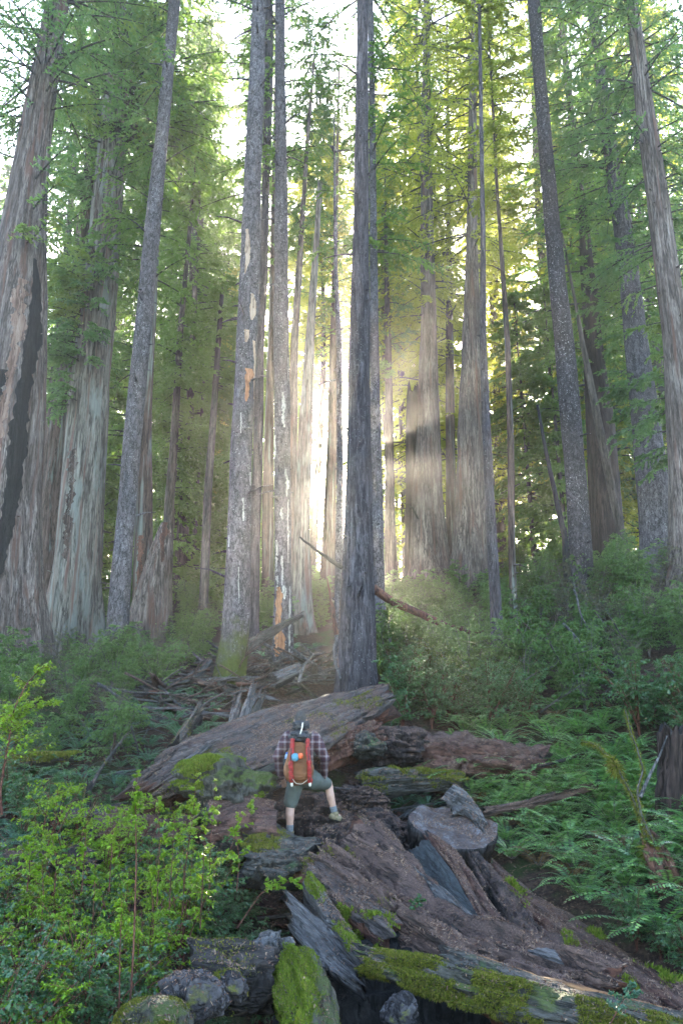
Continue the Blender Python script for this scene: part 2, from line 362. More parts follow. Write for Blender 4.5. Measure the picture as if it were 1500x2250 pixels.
def interp_axis(ks, zs, z):
    return np.stack([np.interp(z, zs, ks[:, c]) for c in range(ks.shape[1])], -1)
TR = {}
def trunk(key, label, pts, Y, mat, name='conifer_tree', top=None, flute=.05, rough=.03, flare=.35, nth=56, nz=150, broken=False,
          crown=None, stubs=0, cat='tree', seed=1, group=None, base=None, leafm='needle', zbase=None):
    """a tree traced along its axis: pts = (px, py, width px) from low to high"""
    pts = sorted(pts, key=lambda p: -p[1]); P = np.array([at(p[0], p[1], Y) for p in pts]); w = np.array([p[2]*mpp(p[1], Y)*.5 for p in pts])
    # carry the axis on down to the ground and up past the frame
    d = (P[1]-P[0]) if len(P) > 1 else np.array((0, 0, 1.)); d = d/max(d[2], 1e-3)
    gz_ = Hs(P[0][0], Y) if zbase is None else zbase
    gb = min(gz_-.35, P[0][2]-.1)
    P = np.vstack([P[0]+d*(gb-P[0][2]), P]); w = np.r_[w[0]*(1+flare*.5), w]
    if top and not broken:
        d2 = (P[-1]-P[max(-4, -len(P))]); d2 = d2/max(d2[2], 1e-3)
        P = np.vstack([P, P[-1]+d2*(top-P[-1][2])]); w = np.r_[w, max(w[-1]*.25, .03)]
    base_p = np.array((P[0][0], Y, max(gz_, gb)))
    P = P-base_p; z0, z1 = P[0][2], P[-1][2]
    vis = min(z1, at(750, -60, Y)[2]-base_p[2])
    zz = np.unique(np.r_[np.linspace(z0, vis, nz), np.linspace(vis, z1, 12)]); K = interp_axis(P[:, :2], P[:, 2], zz); rr = np.interp(zz, P[:, 2], w)
    rr = rr*(1+flare*np.exp(-np.maximum(zz, 0)/max(.5, w[1]*2.2)))
    th = np.linspace(0, 2*math.pi, nth, endpoint=False)
    rm = float(np.median(rr)); c3 = np.stack(np.broadcast_arrays(np.cos(th)[None]*2.2, np.sin(th)[None]*2.2, zz[:, None]*.12/max(rm, .15)), -1)
    d1 = fbm(c3, 3, seed*11); c4 = np.stack(np.broadcast_arrays(np.cos(th)[None]*rm*7, np.sin(th)[None]*rm*7, zz[:, None]*.5), -1)
    d2_ = fbm(c4, 3, seed*11+3); c5 = np.stack(np.broadcast_arrays(np.cos(th)[None]*.8, np.sin(th)[None]*.8, zz[:, None]*.35), -1)
    fl = flute*d1*(1+2.2*np.exp(-np.maximum(zz, 0)/max(1, rm*3)))[:, None]
    RR = rr[:, None]*(1+fl+.05*vnoise(c5, seed))+rough*np.minimum(rm, .6)*d2_
    if broken:   # jagged top
        jag = np.maximum(0, vnoise(np.stack([np.cos(th)*2.5, np.sin(th)*2.5, th*0], -1), seed+5)*.5+.5)*broken
        zt = z1-jag; Z = np.minimum(zz[:, None], zt[None])
    else: Z = np.broadcast_to(zz[:, None], RR.shape)
    V = np.stack([K[:, None, 0]+RR*np.cos(th), K[:, None, 1]+RR*np.sin(th), Z], -1)
    m = len(zz); i = np.arange(m-1)[:, None]*nth; j = np.arange(nth)[None]; k = (j+1) % nth
    F = np.stack([i+j, i+k, i+nth+k, i+nth+j], -1).reshape(-1, 4); mb = MB(); mb.add(V.reshape(-1, 3), F)
    if broken:   # dark hollow inside the broken top
        Vi = np.stack([K[-1, 0]+RR[-1]*.1*np.cos(th), K[-1, 1]+RR[-1]*.1*np.sin(th), np.full(nth, z1-broken*1.1)], -1)
        mb.add(np.vstack([V[-1], Vi]), np.stack([j[0], k[0], k[0]+nth, j[0]+nth], -1))
    root = empty(name, base_p); tag(root, label, cat, group)
    rng = np.random.default_rng(seed)
    T = dict(root=root, base=base_p, P=P, w=rr, zz=zz, K=K, RR=RR, th=th, Y=Y, mat=mat); TR[key] = T
    if stubs:
        zs = rng.uniform(z0+1.5, vis, stubs); az = rng.uniform(math.pi*.9, math.pi*2.1, stubs); kk = interp_axis(K, zz, zs); r_ = np.interp(zs, zz, rr)
        for q in range(stubs):
            dd = np.array((math.cos(az[q]), math.sin(az[q]), rng.uniform(-.3, .5))); c = np.array((kk[q][0], kk[q][1], zs[q]))
            ln = rng.uniform(.03, .16) if rng.random() < .8 else rng.uniform(.2, .8)
            V_, F_ = tube_np([c+dd*r_[q]*.8, c+dd*(r_[q]+ln*.5), c+dd*(r_[q]+ln)-np.array((0, 0, ln*.15))], [.035, .022, .008], 5, False); mb.add(V_, F_)
    mb.build('trunk', M[mat], root, True)
    if crown:
        cv = MB()
        for cr in (crown if isinstance(crown, list) else [crown]):
            # cr: (y_low px or None, y_high px, radius m low, radius high, count, [azimuth range deg], leaf)
            za = at(750, cr[0], Y)[2]-base_p[2]; zb = at(750, cr[1], Y)[2]-base_p[2]
            nb = int(cr[4]*CROWN); zs = za+(zb-za)*rng.random(nb); az = rng.uniform(R(cr[5][0]), R(cr[5][1]), nb) if len(cr) > 5 and cr[5] else rng.uniform(0, 2*math.pi, nb)
            kk = interp_axis(K, zz, zs); r_ = np.interp(zs, zz, rr)
            L = (cr[2]+(cr[3]-cr[2])*(zs-za)/(zb-za))*rng.uniform(.55, 1.1, nb)
            D = norm(np.stack([np.cos(az), np.sin(az), rng.uniform(-.15, .25, nb)], -1))
            P0 = np.c_[kk, zs]+D*(r_*.8)[:, None]
            lf = cr[6] if len(cr) > 6 else (.15, .05)
            V_, F_, pos = spray(rng, P0, D, L, 16, 16, lf, .22)
            cv.add(V_, F_); limb_mesh(cv, P0, pos, np.maximum(.02, L*.014), rng)
        cv.build('crown', [M[leafm], M['limb']], root)
    return T

# ---- the traced trunks (px of the 1500 x 2250 photo, width px; distance m)
RW = 'redwood_tree'; SP = 'spruce_tree'
trunk('T1', 'giant weathered redwood at the left edge with a tall burnt black cleft', [(-45, 1500, 270), (-30, 1300, 225), (-12, 1100, 190), (15, 900, 160), (30, 750, 135), (52, 500, 92), (77, 300, 66), (104, 130, 52), (128, 0, 44)], 21, 'redwood_grey', RW, 40,
      flute=.07, rough=.05, flare=.12, nth=110, nz=220, seed=3, stubs=30, crown=[(560, -420, 2.6, 3.0, 34, (90, 400)), (260, -420, 3.2, 3.0, 60)], leafm='needle_cool')
trunk('T1b', 'red brown fluted redwood just behind the burnt giant on the left', [(88, 1420, 120), (105, 1250, 95), (128, 1000, 66), (146, 850, 54), (175, 600, 34), (192, 430, 26), (205, 250, 20)], 29.5, 'redwood_brown', RW, 44, flute=.12, nth=90, seed=4,
      crown=(900, -200, 2.2, 3.4, 70), leafm='needle_cool')
trunk('T2', 'pale grey redwood with a round dark burl below its shaggy crown', [(158, 1450, 118), (165, 1300, 108), (176, 1150, 98), (188, 1000, 90), (198, 850, 80), (216, 700, 72), (233, 500, 68), (246, 350, 60), (254, 235, 58), (262, 100, 30), (268, -50, 16)], 27, 'redwood_pale', RW, 38,
      flute=.08, rough=.05, flare=.12, nth=100, nz=220, seed=5, stubs=14, crown=[(330, -60, 3.6, 2.6, 100), (300, 60, 4.2, 3.0, 50, (-40, 60)), (620, 320, 1.6, 2.6, 22), (900, 620, 1.8, 1.9, 26, (150, 300)), (800, 560, 1.8, 2.0, 20, (180, 260))], leafm='needle_cool')
trunk('T3', 'dark spruce with yellow green moss round its foot, left of the hollow snag', [(252, 1485, 52), (257, 1400, 46), (272, 1200, 42), (288, 1000, 39), (297, 900, 38), (312, 750, 36), (335, 500, 34), (356, 300, 28), (384, 0, 24)], 22, 'spruce_moss', SP, 36, seed=6, stubs=40,
      crown=(330, -400, 2.2, 2.6, 18, (80, 290)), leafm='needle_cool')
trunk('T3b', 'reddish stripped redwood trunk close behind the moss footed spruce', [(313, 1340, 46), (316, 1200, 40), (317, 1050, 35), (318, 900, 32), (335, 600, 26), (352, 350, 20)], 26, 'redwood_brown', RW, 34, seed=7, crown=(620, -100, 2.4, 2.8, 50))
trunk('T3c', 'leaning hollow grey snag with a red rotten opening at its broken top', [(335, 1345, 78), (342, 1280, 62), (352, 1220, 46), (364, 1160, 28), (367, 1143, 20)], 25, 'redwood_grey', 'tree_snag', broken=.8, flare=.1, seed=8, cat='snag', flute=.12, nz=60)
trunk('T4', 'slim grey conifer rising behind the hollow snag', [(365, 1300, 26), (373, 1100, 22), (381, 1000, 18), (395, 750, 13), (412, 560, 10), (424, 420, 6)], 32, 'far_bark', 'conifer_tree', 26, nth=28, seed=9, crown=[(800, 200, 2.2, 1.0, 70), (1080, 800, 1.6, 1.8, 26)])
trunk('T5', 'hazy conifer trunk third behind the hollow snag to its right', [(395, 1290, 32), (400, 1200, 27), (413, 1000, 19), (421, 800, 15), (434, 500, 9)], 40, 'far_bark', 'conifer_tree', 34, nth=28, seed=10, crown=(950, 100, 3.0, 1.6, 90), leafm='needle')
trunk('T6', 'slim straight conifer left of the peeling spruce', [(449, 1290, 20), (456, 1100, 18), (470, 900, 14), (480, 750, 11), (488, 640, 8)], 30, 'far_bark', 'conifer_tree', 18, nth=28, seed=11, crown=(860, 600, 1.6, .8, 40), leafm='needle')
trunk('T7', 'tall grey spruce with peeling cream bark patches and a mossy flared foot', [(504, 1490, 72), (516, 1400, 58), (519, 1350, 55), (524, 1200, 50), (530, 1000, 48), (535, 900, 46), (541, 750, 46), (551, 500, 43), (555, 400, 38), (561, 250, 36), (566, 100, 30), (569, 0, 29)], 19, 'spruce_moss', SP, 34,
      nth=80, nz=240, seed=12, stubs=70, flare=.12, rough=.05)
trunk('T7b', 'dark trunk hidden behind the peeling spruce', [(557, 1380, 24), (560, 1200, 23), (567, 1000, 22), (571, 750, 19), (579, 600, 18), (584, 400, 17), (590, 200, 19), (592, 0, 17)], 25, 'fir', SP, 40, nth=40, seed=13, crown=(420, -350, 2.6, 3.0, 36))
trunk('T8', 'straight grey spruce with an orange bark wound at its foot', [(622, 1450, 46), (622, 1300, 39), (620, 1100, 36), (620, 900, 35), (618, 750, 33), (618, 600, 30), (618, 400, 27), (616, 200, 23), (615, 0, 21)], 22, 'spruce', SP, 42, nth=64, nz=220, seed=14, stubs=80, rough=.04, flare=.1)
trunk('T8b', 'dim brown trunk between the two big central left spruces', [(588, 1330, 27), (588, 1100, 25), (596, 750, 15), (600, 500, 10)], 36, 'redwood_brown', RW, 36, nth=32, seed=15, crown=(620, -80, 2.4, 2.6, 40))
trunk('T9', 'pale slender conifer left of the broken white snag', [(638, 1280, 28), (640, 1000, 24), (647, 750, 16), (663, 500, 11), (676, 300, 8), (690, 130, 5)], 33, 'redwood_grey', 'conifer_tree', 34, nth=32, seed=16, crown=(560, 40, 1.9, 1.4, 62), leafm='needle_cool')
trunk('T10', 'pale weathered snag with a broken top in the middle of the forest', [(660, 1290, 40), (665, 1100, 33), (672, 900, 28), (680, 750, 20), (690, 600, 14), (697, 500, 11), (703, 385, 9)], 29, 'redwood_pale', 'tree_snag', broken=.9, nth=44, seed=17, flute=.12, cat='snag')
trunk('T10b', 'brown trunk seen through the light shafts left of the tallest trunk', [(716, 1330, 34), (722, 1200, 28), (728, 1000, 22), (731, 850, 18), (735, 600, 12)], 40, 'redwood_brown', RW, 40, nth=32, seed=18, crown=(760, 100, 2.6, 2.4, 40))
trunk('T11', 'needle thin bare snag hugging the left side of the tallest trunk', [(742, 1450, 18), (745, 1200, 17), (747, 1000, 15), (745, 750, 11), (738, 600, 8), (735, 400, 6), (734, 255, 2)], 21, 'spruce', 'tree_snag', nth=24, seed=19, stubs=30, cat='snag', flare=.1)
trunk('T12', 'tallest dark fluted trunk at the centre, standing behind the fallen slab', [(781, 1515, 84), (782, 1400, 76), (784, 1200, 65), (787, 1000, 52), (790, 750, 44), (793, 500, 33), (795, 200, 27), (796, 0, 24)], 18, 'fir', 'fir_tree', 36, nth=110, nz=260, seed=20, stubs=26, flute=.07, rough=.06, flare=.08)
trunk('T13', 'blackish trunk with green moss low down, right behind the tallest trunk', [(836, 1440, 34), (832, 1300, 27), (828, 1100, 26), (824, 900, 23), (822, 750, 21), (820, 500, 16), (817, 200, 13), (814, 0, 12)], 22, 'spruce_moss', SP, 40, nth=44, seed=21, stubs=20, crown=(560, -350, 2.0, 3.0, 42))
trunk('T14', 'slender hazy trunk third right of the tallest one', [(857, 1230, 24), (855, 1000, 20), (852, 750, 14), (847, 500, 8)], 38, 'far_bark', 'conifer_tree', 30, nth=28, seed=22, crown=(860, 380, 2.4, 1.2, 50), leafm='needle')
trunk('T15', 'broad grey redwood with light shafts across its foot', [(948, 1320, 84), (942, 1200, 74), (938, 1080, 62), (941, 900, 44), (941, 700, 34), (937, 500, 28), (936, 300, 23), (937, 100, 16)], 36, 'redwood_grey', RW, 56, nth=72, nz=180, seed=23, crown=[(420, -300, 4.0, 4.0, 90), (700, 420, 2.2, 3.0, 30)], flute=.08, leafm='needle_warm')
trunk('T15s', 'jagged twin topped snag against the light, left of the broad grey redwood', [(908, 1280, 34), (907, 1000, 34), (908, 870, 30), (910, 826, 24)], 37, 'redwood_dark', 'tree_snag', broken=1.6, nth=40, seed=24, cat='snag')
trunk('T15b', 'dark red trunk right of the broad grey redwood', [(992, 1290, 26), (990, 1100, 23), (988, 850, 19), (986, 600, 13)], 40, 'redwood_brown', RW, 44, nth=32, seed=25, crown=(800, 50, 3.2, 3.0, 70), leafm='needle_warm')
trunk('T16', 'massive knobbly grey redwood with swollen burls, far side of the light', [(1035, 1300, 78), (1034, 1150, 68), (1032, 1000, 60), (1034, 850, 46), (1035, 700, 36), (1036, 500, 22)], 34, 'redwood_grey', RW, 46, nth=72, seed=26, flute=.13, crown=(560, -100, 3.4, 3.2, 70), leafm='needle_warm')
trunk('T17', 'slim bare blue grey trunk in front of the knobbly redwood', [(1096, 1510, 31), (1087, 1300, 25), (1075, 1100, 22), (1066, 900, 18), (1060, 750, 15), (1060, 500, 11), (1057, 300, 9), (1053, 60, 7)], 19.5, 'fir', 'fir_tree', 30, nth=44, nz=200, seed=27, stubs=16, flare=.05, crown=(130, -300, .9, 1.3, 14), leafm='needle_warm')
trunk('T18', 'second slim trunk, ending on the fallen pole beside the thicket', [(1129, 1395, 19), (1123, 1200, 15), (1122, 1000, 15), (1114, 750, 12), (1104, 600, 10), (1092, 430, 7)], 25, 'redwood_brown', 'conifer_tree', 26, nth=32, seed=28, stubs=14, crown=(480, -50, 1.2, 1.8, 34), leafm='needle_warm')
trunk('T19', 'leaning spruce with white flecked scaly bark on the right', [(1278, 1260, 49), (1268, 1100, 46), (1252, 900, 45), (1238, 750, 42), (1222, 600, 36), (1205, 400, 33), (1187, 200, 28), (1172, 0, 26)], 24, 'spruce_flaky', SP, 40, nth=72, nz=240, seed=29, stubs=60, rough=.05, flare=.05)
trunk('T20', 'hulking dark red redwood behind the white flecked spruce', [(1336, 1250, 76), (1324, 1050, 66), (1313, 900, 54), (1303, 750, 40), (1290, 600, 26)], 31, 'redwood_dark', RW, 26, nth=72, seed=30, flute=.16, crown=(860, 400, 2.2, 2.8, 60))
trunk('T21', 'slanting pale young trunk leaning left across the dark redwood', [(1380, 1250, 22), (1347, 1100, 19), (1328, 1000, 18), (1304, 880, 16), (1278, 750, 11), (1266, 680, 7)], 27, 'far_bark', 'conifer_tree', 19, nth=28, seed=31, flare=.05)
trunk('T22', 'grey spruce trunk leaning left, between the dark redwood and the right edge', [(1452, 1250, 72), (1436, 1100, 65), (1415, 900, 58), (1396, 750, 50), (1380, 600, 41), (1365, 500, 36), (1350, 400, 33), (1330, 250, 27), (1310, 100, 20)], 25, 'spruce', SP, 36, nth=72, nz=200, seed=32, stubs=40, crown=[(480, -260, 2.6, 2.6, 80), (900, 480, 1.4, 2.0, 22)], leafm='needle_cool')
trunk('T23', 'furrowed grey redwood at the right edge, crown of bright sprays', [(1508, 1250, 70), (1502, 1000, 64), (1484, 750, 56), (1465, 600, 50), (1446, 450, 45), (1423, 300, 40), (1402, 130, 32), (1387, 0, 25)], 22, 'redwood_grey', RW, 34, nth=80, nz=200, seed=33, stubs=26, crown=[(330, -350, 2.8, 2.6, 60), (1000, 330, 1.6, 2.4, 50, (-70, 160))], leafm='needle_cool')
trunk('T24', 'thin pale green trunk just left of the right edge redwood', [(1487, 1260, 26), (1470, 1100, 21), (1442, 950, 17), (1416, 750, 11), (1400, 600, 8)], 29, 'far_bark', 'conifer_tree', 24, nth=28, seed=34, crown=(800, 350, 1.8, 2.0, 40))

def patch(key, name, rows, mat, label=None, off=.012, seed=1, rag=.12, lip=.018):
    """a piece of bared wood, char or resin lying on a trunk: rows = (photo y, left x, right x)"""
    T = TR[key]; rows = sorted(rows); n, m = 110, 14; yy = np.linspace(rows[0][0], rows[-1][0], n); ra = np.array(rows, float); xl = np.interp(yy, ra[:, 0], ra[:, 1]); xr = np.interp(yy, ra[:, 0], ra[:, 2]); w = xr-xl
    q = np.c_[yy*.07, yy*0, yy*0+seed]; xl = xl+w*rag*(fbm(q, 3, seed)+.5*fbm(q*5, 2, seed)); xr = xr+w*rag*(fbm(q+5, 3, seed)+.5*fbm(q*5+9, 2, seed)); V = np.zeros((n, m, 3))
    for i in range(n):
        for j in range(m):
            p = at(xl[i]+(xr[i]-xl[i])*j/(m-1), yy[i], T['Y'])-T['base']; zi = np.interp(p[2], T['zz'], np.arange(len(T['zz']))); i0 = int(min(zi, len(T['zz'])-2)); f = zi-i0; K = T['K'][i0]*(1-f)+T['K'][i0+1]*f; RRr = T['RR'][i0]*(1-f)+T['RR'][i0+1]*f
            cth = np.clip((p[0]-K[0])/np.interp(p[2], T['zz'], T['w']), -.97, .97); th = 2*math.pi-math.acos(cth); r = np.interp(th, np.r_[T['th'], 2*math.pi], np.r_[RRr, RRr[0]])
            e = min(i, n-1-i, j*3, (m-1-j)*3); o = (off*.6+lip*math.exp(-(e-1)*.55)+.010*float(vnoise(np.array((j*2.3, i*.25, seed*1.0)), 3))) if e > 0 else -off; V[i, j] = (K[0]+(r+o)*math.cos(th), K[1]+(r+o)*math.sin(th), p[2])
    i = np.arange(n-1)[:, None]*m; j = np.arange(m-1)[None]; F = np.stack([i+j, i+m+j, i+m+j+1, i+j+1], -1).reshape(-1, 4)
    o = MB().add(V.reshape(-1, 3), F).build(name, M[mat], T['root'], True)
    if label: tag(o, label)
patch('T1', 'burnt_cleft', [(585, 86, 88), (650, 84, 94), (750, 76, 98), (850, 66, 86), (950, 52, 80), (1000, 48, 80), (1100, 42, 68), (1200, 32, 54), (1300, 22, 38), (1345, 24, 28)], 'burnt', 'tall charcoal black cleft', .02, 1, .12, .07)
patch('T1', 'bare_wood', [(640, 58, 80), (760, 50, 70), (860, 44, 58), (980, 20, 38), (1080, 8, 24)], 'peel_brown', None, .012, 2, .3)
patch('T1', 'char_mark', [(845, 27, 46), (880, 25, 42), (950, 20, 30), (990, 16, 22)], 'burnt', None, .012, 3, .3)
patch('T7', 'peeled_patch', [(515, 542, 548), (530, 541, 551), (575, 540, 554), (590, 540, 549), (612, 539, 541)], 'peel_cream', None, .012, 4)
patch('T7', 'peeled_patch', [(655, 554, 561), (675, 553, 565), (700, 552, 562), (712, 554, 557)], 'peel_cream', None, .012, 5)
patch('T7', 'peeled_patch', [(735, 538, 550), (752, 540, 551), (762, 541, 546)], 'peel_cream', None, .012, 6)
patch('T7', 'peeled_patch', [(818, 541, 556), (835, 540, 558), (850, 540, 551), (880, 541, 549), (890, 542, 545)], 'peel_orange', None, .012, 7)
patch('T7', 'peeled_patch', [(755, 556, 561), (800, 558, 563), (830, 556, 563), (880, 559, 562)], 'peel_cream', None, .01, 8)
patch('T8', 'bark_wound', [(1292, 609, 618), (1310, 606, 623), (1345, 607, 621), (1390, 605, 620), (1405, 604, 630), (1430, 602, 626), (1445, 605, 612)], 'peel_orange', 'orange strip of bared wood', .012, 9)
for q, (y0, y1, x, w) in enumerate([(868, 945, 624, 7), (1035, 1095, 630, 7), (960, 1010, 606, 4), (1120, 1148, 621, 7), (1100, 1240, 634, 3), (1190, 1262, 609, 6), (1268, 1300, 610, 9), (1225, 1290, 621, 5), (1290, 1320, 626, 9), (1290, 1440, 637, 4), (790, 840, 633, 3)]):
    patch('T8', 'resin_streak', [(y0, x-w*.3, x+w*.2), ((y0+y1)/2, x-w*.5, x+w*.5), (y1, x-w*.1, x+w*.3)], 'sap', None, .008, 20+q, .4)
for q, (y0, y1, x, w) in enumerate([(915, 960, 532, 4), (1100, 1150, 537, 5), (1180, 1215, 505, 4), (1250, 1330, 528, 3), (1040, 1070, 552, 3)]):
    patch('T7', 'resin_streak', [(y0, x-w*.3, x+w*.2), ((y0+y1)/2, x-w*.5, x+w*.5), (y1, x-w*.1, x+w*.3)], 'sap', None, .008, 40+q, .4)
patch('T2', 'bare_wood', [(1000, 168, 186), (1080, 164, 178), (1180, 158, 172), (1240, 155, 165)], 'redwood_brown', None, .008, 50, .4, .0)
patch('T2', 'dark_crack', [(300, 236, 241), (420, 228, 232), (520, 212, 222), (600, 205, 214)], 'redwood_brown', None, .01, 51, .4)
patch('T3b', 'bare_wood', [(1180, 306, 322), (1260, 304, 316), (1330, 300, 312)], 'wood_red', None, .015, 52, .3)
patch('T3c', 'rotten_opening', [(1150, 359, 374), (1190, 356, 370), (1240, 358, 364)], 'wood_red', 'red rotten opening', .015, 53, .2)
patch('T12', 'bare_wood', [(1320, 741, 747), (1400, 740, 746), (1470, 739, 745)], 'peel_brown', None, .01, 54, .2)
_b = TR['T2']; V_, F_ = _ico[5]; _n1 = fbm(V_*6, 4, 3)+fbm(V_*14, 2, 5)*.6; MB().add(V_*(1+.3*_n1[:, None])*np.array((.50, .5, .28))*mpp(290, 27)*62/1.02+at(252, 292, 26.75)-_b['base'], F_).build('burl', M['redwood_dark'], _b['root'], True)

# ---- background trees: a few built, the rest copied
def bg_tree(seed, h, r, nb, leafm, z0f=.25, tr=.35, leaf=(.26, .10)):
    rng = np.random.default_rng(seed); root = empty('forest_tree', (0, 0, 0))
    zz = np.linspace(-1.5, h, 24); K = np.c_[.4*vnoise(np.c_[zz*.05, zz*0, zz*0], seed), .4*vnoise(np.c_[zz*.05, zz*0+4, zz*0], seed)]*h/40
    rr = tr*(1-.85*np.clip(zz/h, 0, 1)); V, F = tube_np(np.c_[K, zz], rr, 14, True); mb = MB(); mb.add(V, F); mb.build('trunk', M['far_bark'], root, True)
    zs = h*(z0f+(1-z0f)*rng.random(nb)**.9); f = (zs/h-z0f)/(1-z0f); L = r*(1.05-.8*f)*rng.uniform(.5, 1.1, nb)+.3
    az = rng.uniform(0, 2*math.pi, nb); D = norm(np.stack([np.cos(az), np.sin(az), rng.uniform(-.2, .25, nb)], -1))
    P0 = np.c_[interp_axis(K, zz, zs), zs]
    V, F, pos = spray(rng, P0, D, L, 14, 13, leaf, .28)
    cv = MB(); cv.add(V, F); limb_mesh(cv, P0, pos, np.maximum(.03, L*.014), rng); cv.build('crown', [M[leafm], M['limb']], root)
    return root
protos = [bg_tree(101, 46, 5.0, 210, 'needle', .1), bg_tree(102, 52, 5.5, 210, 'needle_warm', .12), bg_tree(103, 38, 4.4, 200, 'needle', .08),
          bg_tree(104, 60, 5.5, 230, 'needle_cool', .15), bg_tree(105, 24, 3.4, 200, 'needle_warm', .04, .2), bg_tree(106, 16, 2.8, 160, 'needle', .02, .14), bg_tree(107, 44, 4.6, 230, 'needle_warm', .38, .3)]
rng = np.random.default_rng(42); used = set(); spots = []
tries = 0
while len(spots) < 62 and tries < 6000:
    tries += 1
    Y = 38+rng.random()**1.2*32; X = rng.uniform(-.5, .5)*Y*1.0
    pxx = 750+X/Y*FPX*CT
    if 560 < 750+X/Y*FPX < 1120 and Y < 70 and rng.random() < .4: continue
    if abs(X-Y*math.tan(SUN_AZ)) < (4.6 if Y < 46 else 2.0): continue
    if any((X-a)**2+(Y-b)**2 < 12 for a, b, _ in spots): continue
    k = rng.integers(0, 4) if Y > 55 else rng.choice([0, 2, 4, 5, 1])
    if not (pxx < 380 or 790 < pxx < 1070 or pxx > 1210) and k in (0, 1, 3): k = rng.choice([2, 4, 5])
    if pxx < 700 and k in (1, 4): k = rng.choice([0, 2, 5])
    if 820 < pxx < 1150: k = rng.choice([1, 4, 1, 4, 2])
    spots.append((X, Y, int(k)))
for _ in range(10):
    Y = rng.uniform(54, 63); spots.append((rng.uniform(-.46, .46)*Y, Y, int(rng.choice([4, 5]))))
_c = math.tan(SUN_AZ)
for dx, Y, k, s_ in ((-2.6, 58, 5, .45), (0, 60, 5, .42), (2.3, 57, 5, .5), (-4.6, 64, 6, 1), (-.6, 60, 6, 1), (2.8, 62, 6, 1.05), (-1.9, 50, 6, .9), (3.0, 53, 6, .9), (6.4, 61, 6, 1), (-1, 64, 5, .4), (1.6, 63, 5, .4), (-5, 55, 5, .6), (5, 55, 5, .6)): spots.append((Y*_c+dx, Y, (k, s_)))
for X, Y, k in spots:
    s_ = None
    if isinstance(k, tuple): k, s_ = k
    if k not in used: o = protos[k]; used.add(k)
    else: o = copy_tree(protos[k])
    o.location = (X, Y, Hs(X, Y)); s = s_ or rng.uniform(.85, 1.2); o.scale = (s, s, s*rng.uniform(.95, 1.15)); o.rotation_euler = (0, 0, rng.uniform(0, 6.28))
    tag(o, ['tall green background conifer seen far through the trunks', 'tall sunlit yellow green conifer far behind the trunks', 'dense green background conifer between the nearer trunks',
            'tall bluish green conifer at the back of the forest', 'young yellow green conifer on the far rise', 'small green conifer on the far rise', 'high crowned conifer against the low sun behind the tallest trunk'][k], 'tree', 'trees of the background forest')

